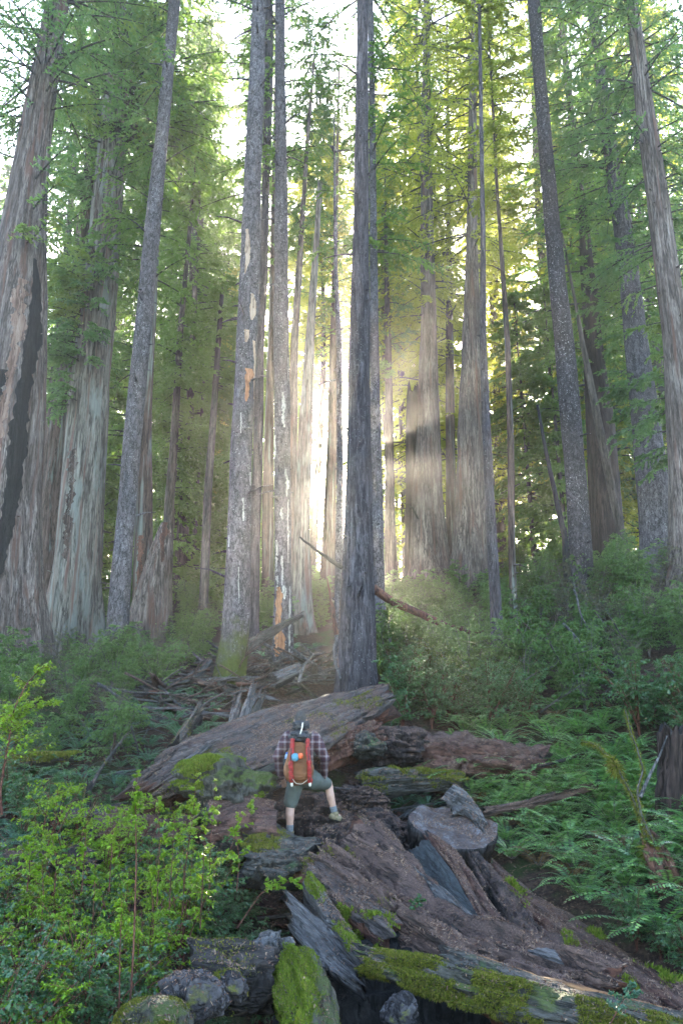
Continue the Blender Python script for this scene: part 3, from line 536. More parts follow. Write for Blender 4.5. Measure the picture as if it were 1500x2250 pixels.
# ------------------------------------------------------------------ fallen timber
def frame_of(P0, P1):
    z = Vector(P1)-Vector(P0); q = z.to_track_quat('Z', 'Y'); return Matrix.Translation(Vector(P0)) @ q.to_matrix().to_4x4()
def resample(P, n):
    P = np.asarray(P, float); d = np.r_[0, np.cumsum(np.linalg.norm(np.diff(P, axis=0), axis=1))]; t = np.linspace(0, d[-1], n)
    Q = np.stack([np.interp(t, d, P[:, c]) for c in range(3)], -1)
    for _ in range(max(2, n//14)): Q[1:-1] = (Q[:-2]+2*Q[1:-1]+Q[2:])/4
    return Q
SURF = []      # upper faces of the timber, for litter and moss
def timber(name, label, A, B, up, down, mats, cat='log', rough=.05, seed=1, jag=(.25, .25), nl=110, nc=30, moss=None, litter=True, group=None, wear=.25, grain=1.0, parent=None, jn=2.5):
    """a log, slab or plank lofted between two long edges A and B, each a list of (px, py, metres away)"""
    A3 = resample([at(*p) for p in A], nl); B3 = resample([at(*p) for p in B], nl)
    ax = norm(np.gradient((A3+B3)/2, axis=0)); ac = B3-A3; nrm = norm(np.cross(ax, ac))
    mid = (A3+B3)/2; fl = np.sign((nrm*(norm(-mid)*.6+np.array((0, 0, .8)))).sum(-1)).mean(); nrm *= (1 if fl >= 0 else -1)
    t = np.linspace(0, math.pi, nc//2+1); sx = -np.cos(t); sz = np.sin(t)**.75
    cx = np.r_[sx, sx[::-1][1:-1]]; cz = np.r_[sz*1.0, -sz[1:-1]]; top = np.r_[np.ones(len(sx)), np.zeros(len(sx)-2)]
    n = len(cx); w = np.linalg.norm(ac, axis=-1)
    upa = up if np.ndim(up) else up*np.ones(nl); dna = down*np.ones(nl)
    hgt = np.where(cz[None] > 0, cz[None]*upa[:, None], cz[None]*dna[:, None])
    V = mid[:, None]+ac[:, None]*.5*cx[None, :, None]+nrm[:, None]*hgt[..., None]
    out = norm(ac[:, None]*.5*cx[None, :, None]+nrm[:, None]*(cz[None, :, None]*.5*w[:, None, None]))
    L = np.linspace(0, np.linalg.norm(mid[-1]-mid[0]), nl)[:, None]*np.ones(n)
    cc = np.stack([cx[None]*w[:, None]*4.5, hgt*6, L*.55*grain], -1); dd = fbm(cc, 4, seed*7)
    lump = fbm(np.stack([cx[None]*w[:, None]*1.2, hgt*2, L*1.1], -1), 3, seed*7+31)
    fine = fbm(np.stack([cx[None]*w[:, None]*16, hgt*16, L*2.2*grain], -1), 3, seed*7+77)
    chunk = np.abs(fbm(np.stack([cx[None]*w[:, None]*3, hgt*3, L*.9+0*hgt], -1), 3, seed*7+99)); V = V-out*(rough*1.4*np.exp(-chunk*14))[..., None]
    V = V+out*(rough*dd+wear*rough*2.5*lump+rough*.45*fine)[..., None]
    # splintered ends
    for e, s, j in ((0, -1, jag[0]), (-1, 1, jag[1])):
        jj = np.abs(vnoise(np.stack([cx*jn*2, cz*jn, cx*0+seed+e], -1), seed))+.35*np.abs(vnoise(np.stack([cx*9, cz*7, cx*0+seed+e], -1), seed+3))
        k = np.exp(-np.abs(L-(L[0] if e == 0 else L[-1]))/max(j*.8, .05))
        V = V+ax[:, None]*(s*(jj-.3)*j)[None, :, None]*k[..., None]
    V = V.reshape(-1, 3); i = np.arange(nl-1)[:, None]*n; j = np.arange(n)[None]; k = (j+1) % n
    F = np.stack([i+j, i+k, i+n+k, i+n+j], -1).reshape(-1, 4); mi = np.broadcast_to(np.where(top > .5, 0, 1)[None], (nl-1, n)).ravel()
    c0 = V[:n].mean(0)+ax[0]*.06; c1 = V[-n:].mean(0)-ax[-1]*.06
    mb = MB(); Vall = np.vstack([V, c0, c1]); nv = len(V)
    Mx = frame_of(mid[0], mid[-1]); Mi = np.array(Mx.inverted()); Vl = Vall@Mi[:3, :3].T+Mi[:3, 3]
    a = j[0]; b = k[0]; tri = np.vstack([np.stack([b, a, np.full(n, nv)], -1), np.stack([nv-n+a, nv-n+b, np.full(n, nv+1)], -1)])
    mb.add(Vl, F[mi == 0], 0)
    mb.F4.append(F[mi == 1]); mb.m4.append(np.full((mi == 1).sum(), 1, np.int32)); mb.F3.append(tri); mb.m3.append(np.full(len(tri), 1, np.int32))
    mats = [M[q] for q in (mats if isinstance(mats, tuple) else (mats, mats))]
    o = mb.build(name, mats, None, True); o.matrix_world = Mx
    if parent is not None:
        o.parent = parent; o.matrix_parent_inverse = parent.matrix_world.inverted()
    else: tag(o, label, cat, group)
    ft = V[F[mi == 0]]; fn = np.cross(ft[:, 2]-ft[:, 0], ft[:, 3]-ft[:, 1]); ar = np.linalg.norm(fn, axis=-1)*.5; fn = norm(fn)
    ctr = mid[np.repeat(np.arange(nl-1), n)[mi == 0]]; sg = np.sign((fn*(ft.mean(1)-ctr)).sum(-1, keepdims=True)); fn = fn*sg
    if litter: SURF.append((ft, fn, ar, litter if not isinstance(litter, bool) else 1.0))
    if moss: moss_on(o, Mi, V[F], ctr_n(V, F, mid, nl, n), moss, seed)
    return o
def ctr_n(V, F, mid, nl, n):
    ft = V[F]; fn = np.cross(ft[:, 2]-ft[:, 0], ft[:, 3]-ft[:, 1]); ctr = mid[np.repeat(np.arange(nl-1), n)]
    return norm(fn)*np.sign((fn*(ft.mean(1)-ctr)).sum(-1, keepdims=True))
def moss_on(o, Mi, ft, fn, spec, seed):
    """tufts of moss growing out of a surface; spec = dict(n, mat, len, thr, where fn(points)->mask, hang)"""
    rng = np.random.default_rng(seed+900); ar = np.linalg.norm(np.cross(ft[:, 2]-ft[:, 0], ft[:, 3]-ft[:, 1]), axis=-1)
    c = ft.mean(1); fade = np.clip((fbm(c*spec.get('ns', 1.6)*1.3, 5, seed+50)-spec.get('thr', 0)+.12)/.42, 0, 1)**1.4; w = ar*fade*(fn[:, 2] > spec.get('nz', -.2))
    if 'where' in spec: w = w*spec['where'](c)
    if w.sum() <= 0: return
    n = spec['n']; idx = rng.choice(len(w), n, p=w/w.sum()); u = rng.random((n, 1)); v = rng.random((n, 1)); f = ft[idx]
    p = (f[:, 0]*(1-u)+f[:, 1]*u)*(1-v)+(f[:, 3]*(1-u)+f[:, 2]*u)*v
    l = spec.get('len', .03)*rng.uniform(.4, 1.4, (n, 1))*(.45+.55*fade[idx][:, None]); hang = spec.get('hang', 0)
    d = norm(fn[idx]+rng.normal(0, .5, (n, 3))+np.array((0, 0, .5-hang*2.2))); sd = norm(np.cross(d, rng.normal(0, 1, (n, 3))))*l*spec.get('w', .22)
    V = np.stack([p-sd, p+sd, p+d*l+np.array((0, 0, -hang))*l*.6], 1).reshape(-1, 3); V = V@Mi[:3, :3].T+Mi[:3, 3]
    MB().add(V, np.arange(n*3).reshape(-1, 3)).build('moss', M[spec.get('mat', 'moss')], o)
def round_log(name, label, pts, mats, cat='log', **kw):
    """pts: (px, py, width px, metres away) along the axis"""
    A, B = [], []
    q = np.array([(p[0], p[1]) for p in pts], float); d = np.gradient(q, axis=0); d /= np.maximum(np.linalg.norm(d, axis=1, keepdims=True), 1e-6)
    for (x, y, w, Y), (dx, dy) in zip(pts, d):
        A.append((x+dy*w/2, y-dx*w/2, Y)); B.append((x-dy*w/2, y+dx*w/2, Y))
    r = float(np.mean([p[2]*mpp(p[1], p[3])/2 for p in pts]))
    return timber(name, label, A, B, kw.pop('up', r), kw.pop('down', r), mats, cat, **kw)
def lump(name, label, c, size, mat, cat, seed=1, rough=.25, sub=5, rot=0, moss=None, freq=1.4, litter=True, parent=None, group=None, ridg=0, tilt=0):
    V, F = _ico[sub]; n = fbm(V*freq+seed*3.1, 5, seed); n2 = fbm(V*np.array((5, 5, 5))+seed, 3, seed+4)
    if ridg: n = n*.4+(.5-np.abs(fbm(V*ridg+seed, 3, seed+8)))*.9
    P = V*(1+rough*n[:, None]+rough*.3*n2[:, None]); P = P*np.asarray(size)
    c = np.asarray(c, float); o = MB().add(P, F).build(name, M[mat], parent, True)
    Mr = Matrix.Translation(Vector(c)) @ Matrix.Rotation(rot, 4, 'Z') @ Matrix.Rotation(tilt, 4, 'Y'); o.matrix_world = Mr
    if parent is None: tag(o, label, cat, group)
    m3 = np.array(Mr); W = P@m3[:3, :3].T+m3[:3, 3]; ft = W[F]; fn = np.cross(ft[:, 1]-ft[:, 0], ft[:, 2]-ft[:, 0]); ar = np.linalg.norm(fn, axis=-1)*.5; fn = norm(fn)
    q = np.concatenate([ft, ft[:, 2:3]], 1)
    if litter: SURF.append((q, fn, ar, 1.0 if litter is True else litter))
    if moss: moss_on(o, np.array(Mr.inverted()), q, fn, moss, seed)
    return o

# the leaning slab behind the hiker
timber('fallen_slab', 'huge weathered slab of fallen trunk tilting up to the right behind the hiker',
       [(340, 1700, 11.9), (385, 1648, 12.6), (470, 1603, 13.3), (600, 1558, 14.0), (720, 1530, 14.6), (835, 1512, 15.0)],
       [(350, 1745, 11.5), (430, 1712, 11.9), (560, 1693, 12.3), (700, 1648, 12.9), (780, 1600, 13.5), (852, 1545, 14.1)],
       .10, .42, ('wood_grey_litter', 'wood_red'), rough=.05, seed=2, jag=(1.1, .5), nl=190, nc=64, moss=dict(n=2500, thr=.55, len=.03, mat='moss', nz=.3), jn=4)
timber('bark_plate', 'green stained plate of bark hanging under the tilted slab left of the hiker', [(560, 1694, 12.2), (610, 1672, 12.4), (700, 1640, 12.7)], [(562, 1703, 12.1), (612, 1693, 12.3), (692, 1658, 12.6)], .03, .06, ('wood_moss_dim', 'wood_red'), cat='bark', seed=5, rough=.02, nl=50, litter=False)
for k, (x0, y0, x1, y1, w, Y, col) in enumerate([(352, 1742, 470, 1655, 12, 11.6, 'wood_grey'), (362, 1752, 500, 1690, 9, 11.5, 'wood_grey'), (345, 1718, 455, 1640, 8, 11.8, 'wood_grey'), (400, 1735, 530, 1700, 10, 11.5, 'wood_litter')]):
    round_log('wood_splinter', ['longest grey splinter at the low left end of the tilted slab', 'low grey splinter lying left of the mossy stump', 'upper grey splinter peeling off the left end of the tilted slab', 'brown splinter just behind the mossy stump'][k],
              [(x0, y0, w*.4, Y), ((x0+x1)/2, (y0+y1)/2+3, w, Y+.3), (x1, y1, w*.7, Y+.7)], col, 'splinter', seed=60+k, rough=.02, nl=50, nc=16, jag=(.3, .2), group='splinters at the slab end')
# brown broken lump hanging behind the pack
lump('broken_timber', 'jagged red brown lump of timber under the raised end of the slab', at(770, 1632, 13.6), (.75, .4, .28), 'wood_red', 'wood', seed=9, rough=.4, rot=.3, tilt=-.35)
# left mossy stump and neighbours
lump('mossy_stump', 'low stump capped with bright green moss, below the tilted slab', at(482, 1722, 11.2), (.62, .42, .33), 'wood_mossy', 'stump', seed=11, rough=.35, moss=dict(n=16000, thr=.1, len=.035, mat='moss_bright', nz=.15), litter=False)
lump('moss_mound', 'rounded cushion of lime green moss on top of the stump', at(462, 1688, 11.1), (.22, .2, .13), 'wood_mossy', 'moss', seed=12, rough=.2, sub=4, moss=dict(n=9000, thr=-1, len=.045, mat='moss_bright', nz=-.2), litter=False)
lump('cut_timber_end', 'dark sawn looking timber end just left of the hiker below the slab', at(545, 1742, 11.3), (.33, .3, .24), 'wood_dark', 'wood', seed=13, rough=.22)
timber('flat_timber', 'pale brown flat slab of timber left of the hiker foot', [(462, 1775, 11.0), (535, 1752, 11.2), (592, 1774, 11.3)], [(470, 1835, 10.3), (540, 1830, 10.3), (605, 1832, 10.4)], .12, .4, ('wood_red_litter', 'wood_moss_dim'), rough=.05, seed=14, nl=60, nc=40, jag=(.2, .08))
timber('moss_ledge', 'green mossy ledge of layered timber in front of the hiker left foot', [(540, 1835, 10.5), (600, 1826, 10.7), (690, 1848, 10.6)], [(548, 1905, 9.8), (610, 1925, 9.8), (676, 1898, 9.9)], .10, .38, ('wood_moss_dim', 'wood_dark'), rough=.07, seed=15, nl=90, nc=44, moss=dict(n=9000, thr=-.05, len=.03, mat='moss'), litter=.3)
# rotten mound the hiker stands on
lump('rotten_mound', 'lumpy dark purple brown mound of rotten wood under the hiker', at(802, 1846, 12.2), (.62, .6, .40), 'wood_rot', 'wood', seed=16, rough=.26, sub=6, ridg=3.2, rot=.2)
lump('rotten_bulge', 'front bulge of rotten wood below the hiker raised boot', at(775, 1886, 10.95), (.62, .6, .42), 'wood_rot', 'wood', seed=116, rough=.26, sub=6, ridg=3.2, rot=.5)
lump('root_clump', 'black knotted clump of roots right of the hiker boot', at(785, 1765, 12.5), (.36, .3, .22), 'wood_rot', 'roots', seed=17, rough=.5, sub=6, ridg=3.5)
lump('rotten_ledge', 'low dark rotten ledge between the hiker legs', at(690, 1806, 12.5), (.62, .5, .36), 'wood_rot', 'wood', seed=18, rough=.3, sub=6, ridg=2.5)
round_log('thin_log', 'thin bare grey pole lying behind the hiker knees', [(568, 1727, 7, 12.3), (640, 1729, 8, 12.3), (740, 1731, 9, 12.4), (795, 1738, 5, 12.4)], 'wood_grey', 'pole', seed=19, rough=.01, nl=40, nc=16, jag=(.05, .1))
# the great log running down to the right
timber('great_log', 'great fallen log littered with needles running down to the lower right',
       [(820, 1835, 10.8), (898, 1902, 10.2), (965, 1978, 9.5), (1055, 2050, 8.8), (1190, 2100, 8.2), (1262, 2150, 7.8)],
       [(668, 1895, 9.9), (740, 1950, 9.3), (845, 2040, 8.6), (960, 2095, 8.0), (1110, 2140, 7.5), (1300, 2205, 7.1)],
       .17, .5, ('wood_litter', 'wood_red'), rough=.10, wear=.5, seed=21, nl=240, nc=72, jag=(.3, .5), moss=dict(n=2500, thr=.4, len=.03))
timber('grey_spine', 'smooth blue grey ridge of bare wood along the top of the great log',
       [(842, 1862, 10.6), (900, 1900, 10.15), (980, 1962, 9.5), (1045, 2028, 9.0), (1120, 2072, 8.5)], [(858, 1895, 10.2), (905, 1945, 9.7), (975, 2010, 9.1), (1035, 2055, 8.7), (1118, 2092, 8.3)], .10, .2, ('wood_grey', 'wood_grey'), rough=.03, seed=22, nl=120, nc=30, jag=(.2, .4), litter=.15, cat='wood')
timber('pale_tip', 'pale broken tip of wood at the lower end of the great log', [(1120, 2068, 8.3), (1190, 2080, 8.0), (1222, 2110, 7.7)], [(1090, 2092, 8.1), (1170, 2120, 7.7), (1238, 2142, 7.4)], .10, .2, ('wood_grey', 'wood_red'), rough=.03, seed=23, nl=60, nc=30, jag=(.2, .15), litter=.2, cat='wood')  # bare wood in the same pale grey as the spine
timber('split_slab', 'split grey slab with a red underside and a lime moss fringe at its lower tip', [(700, 1890, 9.8), (775, 1935, 9.4), (840, 1975, 9.0), (870, 2022, 8.6)], [(674, 1910, 9.5), (728, 1972, 8.9), (790, 2012, 8.5), (852, 2042, 8.2)], .05, .3, ('wood_grey_litter', 'wood_red'), rough=.04, seed=24, nl=110, nc=40, jag=(.1, .3),
       moss=dict(n=4500, thr=-.1, ns=3, len=.05, mat='moss_bright', nz=-.5, where=lambda c: ((c[:, 1] < 8.75) & (c[:, 2] < np.median(c[:, 2]))) | ((c[:, 0] < np.quantile(c[:, 0], .5)) & (c[:, 1] < 9.3)*1 > 0)*0))
timber('mossy_rib', 'narrow grey rib of wood with green moss, in front of the split slab', [(682, 1936, 9.3), (735, 1990, 8.7), (780, 2048, 8.2), (812, 2102, 7.8)], [(668, 1945, 9.2), (708, 2012, 8.5), (755, 2070, 8.0), (802, 2122, 7.6)], .06, .25, ('wood_grey', 'wood_dark'), rough=.04, seed=25, nl=100, nc=26, jag=(.1, .2), moss=dict(n=3500, thr=.25, ns=3, len=.025, mat='moss_bright', nz=.2))
timber('broad_plank', 'broad flat grey brown plank leaning beside the dark hollow', [(640, 1970, 8.9), (700, 2020, 8.5), (790, 2110, 7.9)], [(655, 2060, 8.2), (700, 2120, 7.8), (775, 2165, 7.5)], .03, .10, ('wood_grey', 'wood_dark'), rough=.03, seed=26, nl=90, nc=40, jag=(.3, .3), litter=.1, cat='plank')
timber('moss_log', 'log hung with yellow green moss along the bottom right edge', [(815, 2092, 7.6), (960, 2112, 7.3), (1120, 2165, 6.9), (1300, 2212, 6.6), (1560, 2275, 6.3)], [(802, 2122, 7.3), (920, 2168, 7.0), (1050, 2212, 6.7), (1200, 2248, 6.4), (1500, 2320, 6.1)], .10, .14, ('wood_mossy', 'wood_dark'), rough=.05, seed=27, nl=200, nc=50,
       moss=dict(n=70000, thr=-.3, ns=3.4, len=.022, mat='moss', nz=-.65, hang=.3, w=.2), litter=.3)
lump('hollow_shade_lump', 'added black lump painting the shade under the moss covered log at the bottom', at(960, 2235, 8.4), (1.5, .55, .75), 'burnt', 'hollow', seed=120, rough=.3, litter=False)  # added black lump, its colour stands in for deep shade in the pit
timber('charred_beam', 'dark cracked beam resting on the moss covered log', [(985, 2096, 7.5), (1120, 2140, 7.2), (1280, 2190, 6.9), (1560, 2262, 6.5)], [(975, 2116, 7.2), (1110, 2172, 6.8), (1270, 2222, 6.5), (1560, 2290, 6.2)], .09, .2, ('wood_moss_dim', 'wood_dark'), rough=.04, seed=28, nl=150, nc=30, litter=.3, cat='log')
timber('orange_edge', 'bright orange strip of split wood along the charred beam', [(1060, 2110, 7.3), (1200, 2155, 7.0), (1350, 2192, 6.8), (1560, 2245, 6.6)], [(1062, 2116, 7.25), (1200, 2164, 6.95), (1350, 2203, 6.75), (1560, 2256, 6.5)], .03, .08, ('wood_orange', 'wood_orange'), rough=.015, seed=29, nl=120, nc=16, litter=False, cat='splinter')
# upright cut log end and planks
def disc(name, label, c, ax, r, thick, mats, seed=1):
    rg = np.random.default_rng(seed); n = 90; rr_ = np.r_[np.linspace(.02, 1, 22), 1.03, 1.02, .98, .95, .9]; zz_ = np.r_[.05*(1-np.cos(np.linspace(0, 3.1, 22)*1.2))*.3, -.05, -.3, -.6, -.9, -1.1]*1.0
    th = np.linspace(0, 6.2832, n, endpoint=False); o_ = 1+.15*fbm(np.c_[np.cos(th)*1.5, np.sin(th)*1.5, th*0+seed], 4, seed)+.03*vnoise(np.c_[np.cos(th)*9, np.sin(th)*9, th*0], seed)
    X = rr_[:, None]*o_*r*np.cos(th); Yy = rr_[:, None]*o_*r*np.sin(th); Z = np.where(zz_[:, None] < 0, zz_[:, None]*thick, zz_[:, None]*r)*np.ones(n)
    P = np.stack([X, Yy, Z], -1); P[..., 2] += .05*r*fbm(np.stack([X*4, Yy*4, Z*0], -1), 4, seed)+.10*r*fbm(np.stack([X*1.3, Yy*1.3, Z*0], -1), 2, seed+2); side = np.arange(len(rr_)) > 21
    P[side] += (.05*r*fbm(np.stack([np.cos(th)*8+0*Z[side], np.sin(th)*8+0*Z[side], Z[side]*2], -1), 3, seed))[..., None]*np.stack([np.cos(th), np.sin(th), th*0], -1)
    i = np.arange(len(rr_)-1)[:, None]*n; j = np.arange(n)[None]; k = (j+1) % n; F = np.stack([i+j, i+n+j, i+n+k, i+k], -1); mb = MB(); V = P.reshape(-1, 3)
    mb.add(V, F[:21].reshape(-1, 4), 0); mb.F4.append(F[21:].reshape(-1, 4)); mb.m4.append(np.full(F[21:].size//4, 1, np.int32))
    o = mb.build(name, [M[q] for q in mats], None, True); o.matrix_world = Matrix.Translation(Vector(c)) @ Vector(ax).to_track_quat('Z', 'Y').to_matrix().to_4x4(); tag(o, label, 'log')
    Wm = np.array(o.matrix_world); ft = (V@Wm[:3, :3].T+Wm[:3, 3])[F[:21].reshape(-1, 4)]; fn = np.cross(ft[:, 2]-ft[:, 0], ft[:, 3]-ft[:, 1]); fn *= np.sign(fn[:, 2:]); SURF.append((ft, norm(fn), np.linalg.norm(fn, axis=-1)*.5, .8))
def rings():
    m, nt, out = new_mat('log_rings'); tc = N(nt, 'TexCoord'); w = N(nt, 'TexWave', Scale=9.0, Distortion=2.5); w.wave_type = 'RINGS'; w.rings_direction = 'Z'; w.inputs['Detail'].default_value = 3; nt.links.new(tc.outputs['Object'], w.inputs['Vector'])
    n = noise(nt, mapping(nt, (1, 1, 1)), 5, 5, .7); c = ramp(nt, n, [(.35, (.035, .02, .02)), (.5, (.065, .048, .046)), (.62, (.14, .135, .145))]).outputs[0]; c = mixc(nt, math_(nt, 'MULTIPLY', w.outputs['Fac'], .35), c, (.04, .03, .03))
    p = N(nt, 'BsdfPrincipled', Roughness=.9); nt.links.new(c, p.inputs['Base Color']); bm = N(nt, 'Bump', Strength=.8, Distance=.03); nt.links.new(math_(nt, 'ADD', n, math_(nt, 'MULTIPLY', w.outputs['Fac'], .3)), bm.inputs['Height']); nt.links.new(bm.outputs[0], p.inputs['Normal']); nt.links.new(p.outputs[0], out.inputs[0]); return m
M['rings'] = rings()
disc('sawn_log_end', 'wide round log end tilted to the camera right of the mound', at(995, 1812, 11.3), (.12, -.34, .93), .60, .28, ('rings', 'wood_dark'), 31)
timber('log_end_fin', 'upright grey fin of wood rising from the back of the tilted log end', [(975, 1752, 11.6), (1000, 1728, 11.65), (1025, 1745, 11.6), (1068, 1800, 11.3)], [(1000, 1790, 11.5), (1020, 1790, 11.5), (1035, 1800, 11.4), (1060, 1830, 11.2)], .03, .08, ('wood_grey', 'wood_grey'), rough=.04, seed=32, nl=60, nc=30, cat='wood', jag=(.1, .1))
timber('blue_slab', 'tall dark blue grey split face standing beside the great log', [(940, 1845, 10.6), (985, 1905, 10.1), (1035, 1985, 9.5), (1082, 2062, 9.0)], [(880, 1885, 10.6), (918, 1945, 10.1), (975, 2005, 9.6), (1045, 2068, 9.0)], .02, .12, ('wood_blue', 'wood_red'), rough=.02, seed=34, nl=100, nc=50, jag=(.1, .1), litter=False, cat='slab')
timber('ridge_plank', 'thick brown plank with a pale sunlit edge rising behind the dark split face', [(945, 1838, 10.75), (1010, 1880, 10.4), (1060, 1950, 9.8), (1110, 2020, 9.2), (1130, 2062, 8.9)], [(938, 1845, 10.6), (985, 1905, 10.1), (1035, 1985, 9.5), (1082, 2062, 8.95), (1098, 2078, 8.85)], .05, .2, ('wood_red_litter', 'wood_blue'), rough=.04, seed=35, nl=120, nc=30, jag=(.2, .3), cat='plank')
timber('pitted_plank', 'narrow pitted black and grey plank, last before the long red log', [(1048, 1875, 10.5), (1090, 1920, 10.1), (1150, 2000, 9.4), (1215, 2070, 8.7), (1262, 2128, 8.2)], [(1030, 1888, 10.3), (1062, 1945, 9.8), (1122, 2030, 9.1), (1190, 2095, 8.4), (1248, 2150, 7.9)], .07, .22, ('wood_rot', 'wood_dark'), rough=.07, seed=36, nl=140, nc=34, jag=(.2, .3), litter=.2, wear=.5, grain=3, cat='plank')
timber('red_log', 'long red brown log at the right foot of the fern slope', [(1090, 1915, 10.9), (1170, 1985, 10.2), (1290, 2060, 9.4), (1400, 2125, 8.8), (1570, 2200, 8.1)], [(1075, 1950, 10.3), (1150, 2040, 9.4), (1250, 2120, 8.5), (1380, 2210, 7.7), (1560, 2310, 7.1)], .16, .5, ('wood_red_litter', 'wood_moss_dim'), rough=.06, seed=37, nl=200, nc=60, moss=dict(n=3500, thr=.35, len=.06, mat='moss_bright', nz=.2))
# rotten logs behind, right
timber('rotten_log', 'crumbling rotten log with red heartwood on the fern slope', [(930, 1640, 14.4), (1010, 1618, 14.6), (1100, 1640, 14.5), (1180, 1668, 14.3)], [(925, 1690, 13.6), (1010, 1690, 13.7), (1090, 1708, 13.6), (1178, 1712, 13.6)], .28, .4, ('wood_red_litter', 'wood_dark'), rough=.14, seed=38, nl=110, nc=50, wear=.6, grain=3, jag=(.3, .4))
lump('black_stump', 'black rotten stump right of the tilted slab', at(852, 1640, 13.8), (.62, .4, .3), 'wood_rot', 'stump', seed=39, rough=.4, ridg=2.5)
lump('pale_stump_top', 'pale lichen crusted stump top at the corner of the tilted slab', at(805, 1638, 13.4), (.3, .25, .2), 'wood_moss_dim', 'stump', seed=40, rough=.35)
round_log('brown_moss_log', 'low mossy brown log lying across behind the hiker on the right', [(800, 1722, 44, 12.9), (860, 1716, 48, 12.9), (930, 1712, 46, 13.0), (1010, 1712, 34, 13.1)], ('wood_moss_dim', 'wood_dark'), seed=41, rough=.06, nl=90, nc=36, moss=dict(n=5000, thr=-.1, len=.04))
round_log('fern_log', 'slender grey log lying among the sword ferns', [(1062, 1785, 22, 12.0), (1150, 1768, 26, 12.2), (1230, 1745, 28, 12.5), (1312, 1722, 24, 12.8)], ('wood_litter', 'wood_dark'), seed=42, rough=.04, nl=90, nc=26, jag=(.2, .4))
round_log('fern_stick', 'short dark stick above the slender log in the ferns', [(1195, 1682, 7, 13.5), (1230, 1672, 9, 13.6), (1258, 1664, 7, 13.7)], 'wood_dark', 'stick', seed=43, rough=.01, nl=30, nc=12)
# far bank: splintered stump, old stump, small logs
for k, (x0, y0, x1, y1, w) in enumerate([(512, 1598, 528, 1530, 15), (528, 1602, 556, 1512, 14), (540, 1605, 578, 1532, 17), (506, 1604, 514, 1545, 12), (520, 1600, 570, 1520, 6), (552, 1600, 570, 1560, 14)]):
    round_log('wood_splinter', ['upright splinter of the shattered stump, first from the left', 'tall centre splinter of the shattered stump', 'broad right splinter of the shattered stump', 'short outer left splinter of the shattered stump', 'thin pale spike crossing the shattered stump', 'short right splinter of the shattered stump'][k],
              [(x0, y0, w, 15.2), ((x0+x1)/2, (y0+y1)/2, w*.9, 15.3), (x1, y1, w*.35, 15.5)], ['wood_grey', 'wood_grey', 'wood_moss_dim'][k % 3], 'splinter', seed=70+k, rough=.03, nl=50, nc=18, jag=(.1, .3), group='splinters of the shattered stump')
timber('mossy_old_stump', 'slanting old stump with moss on its left flank, left of the shattered stump', [(372, 1640, 14.2), (395, 1600, 14.5), (432, 1562, 14.9)], [(412, 1640, 14.3), (425, 1602, 14.6), (446, 1562, 14.9)], .22, .3, ('wood_moss_dim', 'wood_dark'), rough=.07, seed=45, nl=60, nc=36, cat='stump', moss=dict(n=900, thr=.3, len=.025))
round_log('grey_leaning_log', 'short smooth grey log leaning at the foot of the peeling spruce', [(418, 1505, 15, 18.6), (440, 1478, 16, 18.8), (462, 1452, 15, 19.0)], 'wood_blue', seed=46, rough=.01, nl=40, nc=20, jag=(.05, .05))
round_log('green_snag_log', 'dead green stained trunk propped across the orange wound', [(530, 1432, 26, 20.5), (580, 1398, 24, 20.7), (625, 1372, 18, 20.9), (662, 1352, 10, 21.1)], 'wood_moss_dim', seed=47, rough=.03, nl=80, nc=24)
timber('grey_chunk', 'flat grey chunk of bark lying on the brush pile', [(602, 1482, 17.5), (650, 1462, 17.8)], [(612, 1496, 17.1), (655, 1476, 17.4)], .08, .15, ('wood_grey', 'wood_dark'), rough=.05, seed=48, nl=40, nc=24, cat='bark')
timber('flat_board', 'flat weathered board in the hollow on the left', [(140, 1782, 11.2), (200, 1775, 11.4), (262, 1768, 11.6)], [(150, 1802, 10.8), (205, 1792, 11.0), (255, 1776, 11.3)], .02, .06, ('wood_blue', 'wood_dark'), rough=.015, seed=49, nl=50, nc=24, cat='board', jag=(.1, .4))
round_log('snapped_stub', 'small dark broken stub standing above the flat board', [(192, 1775, 20, 11.6), (194, 1745, 17, 11.6), (196, 1722, 18, 11.6)], 'wood_dark', 'stump', seed=50, rough=.02, nl=40, nc=22, jag=(.05, .12))
round_log('mossy_pole', 'leaning pole furred with yellow moss above the dark stub', [(196, 1735, 8, 11.6), (222, 1690, 7, 11.9), (272, 1622, 4, 12.4)], 'wood_moss_dim', 'pole', seed=51, rough=.01, nl=60, nc=16, moss=dict(n=500, thr=.1, len=.02))
timber('hollow_root', 'brown root plate with a dark hollow, left of the flat timber', [(215, 1812, 10.7), (300, 1800, 10.9), (420, 1790, 11.2)], [(190, 1880, 10.2), (300, 1880, 10.2), (430, 1850, 10.4)], .18, .3, ('wood_red_litter', 'wood_dark'), rough=.12, seed=52, nl=80, nc=40, wear=.6, grain=2, cat='wood')
timber('low_left_log', 'mossy low log behind the bright shrubs on the left', [(-40, 1890, 9.6), (80, 1880, 9.6), (190, 1890, 9.5)], [(-40, 1960, 8.9), (80, 1955, 8.9), (200, 1945, 9.0)], .15, .3, ('wood_rot', 'wood_dark'), rough=.1, seed=53, nl=80, nc=40, moss=dict(n=3000, thr=.1, len=.04))
round_log('green_bank_log', 'long moss green log lying far left on the bank', [(-30, 1680, 40, 13.6), (60, 1672, 38, 13.6), (170, 1665, 30, 13.8)], ('wood_mossy', 'wood_dark'), seed=54, rough=.04, nl=80, nc=30, moss=dict(n=6000, thr=-.3, len=.04))
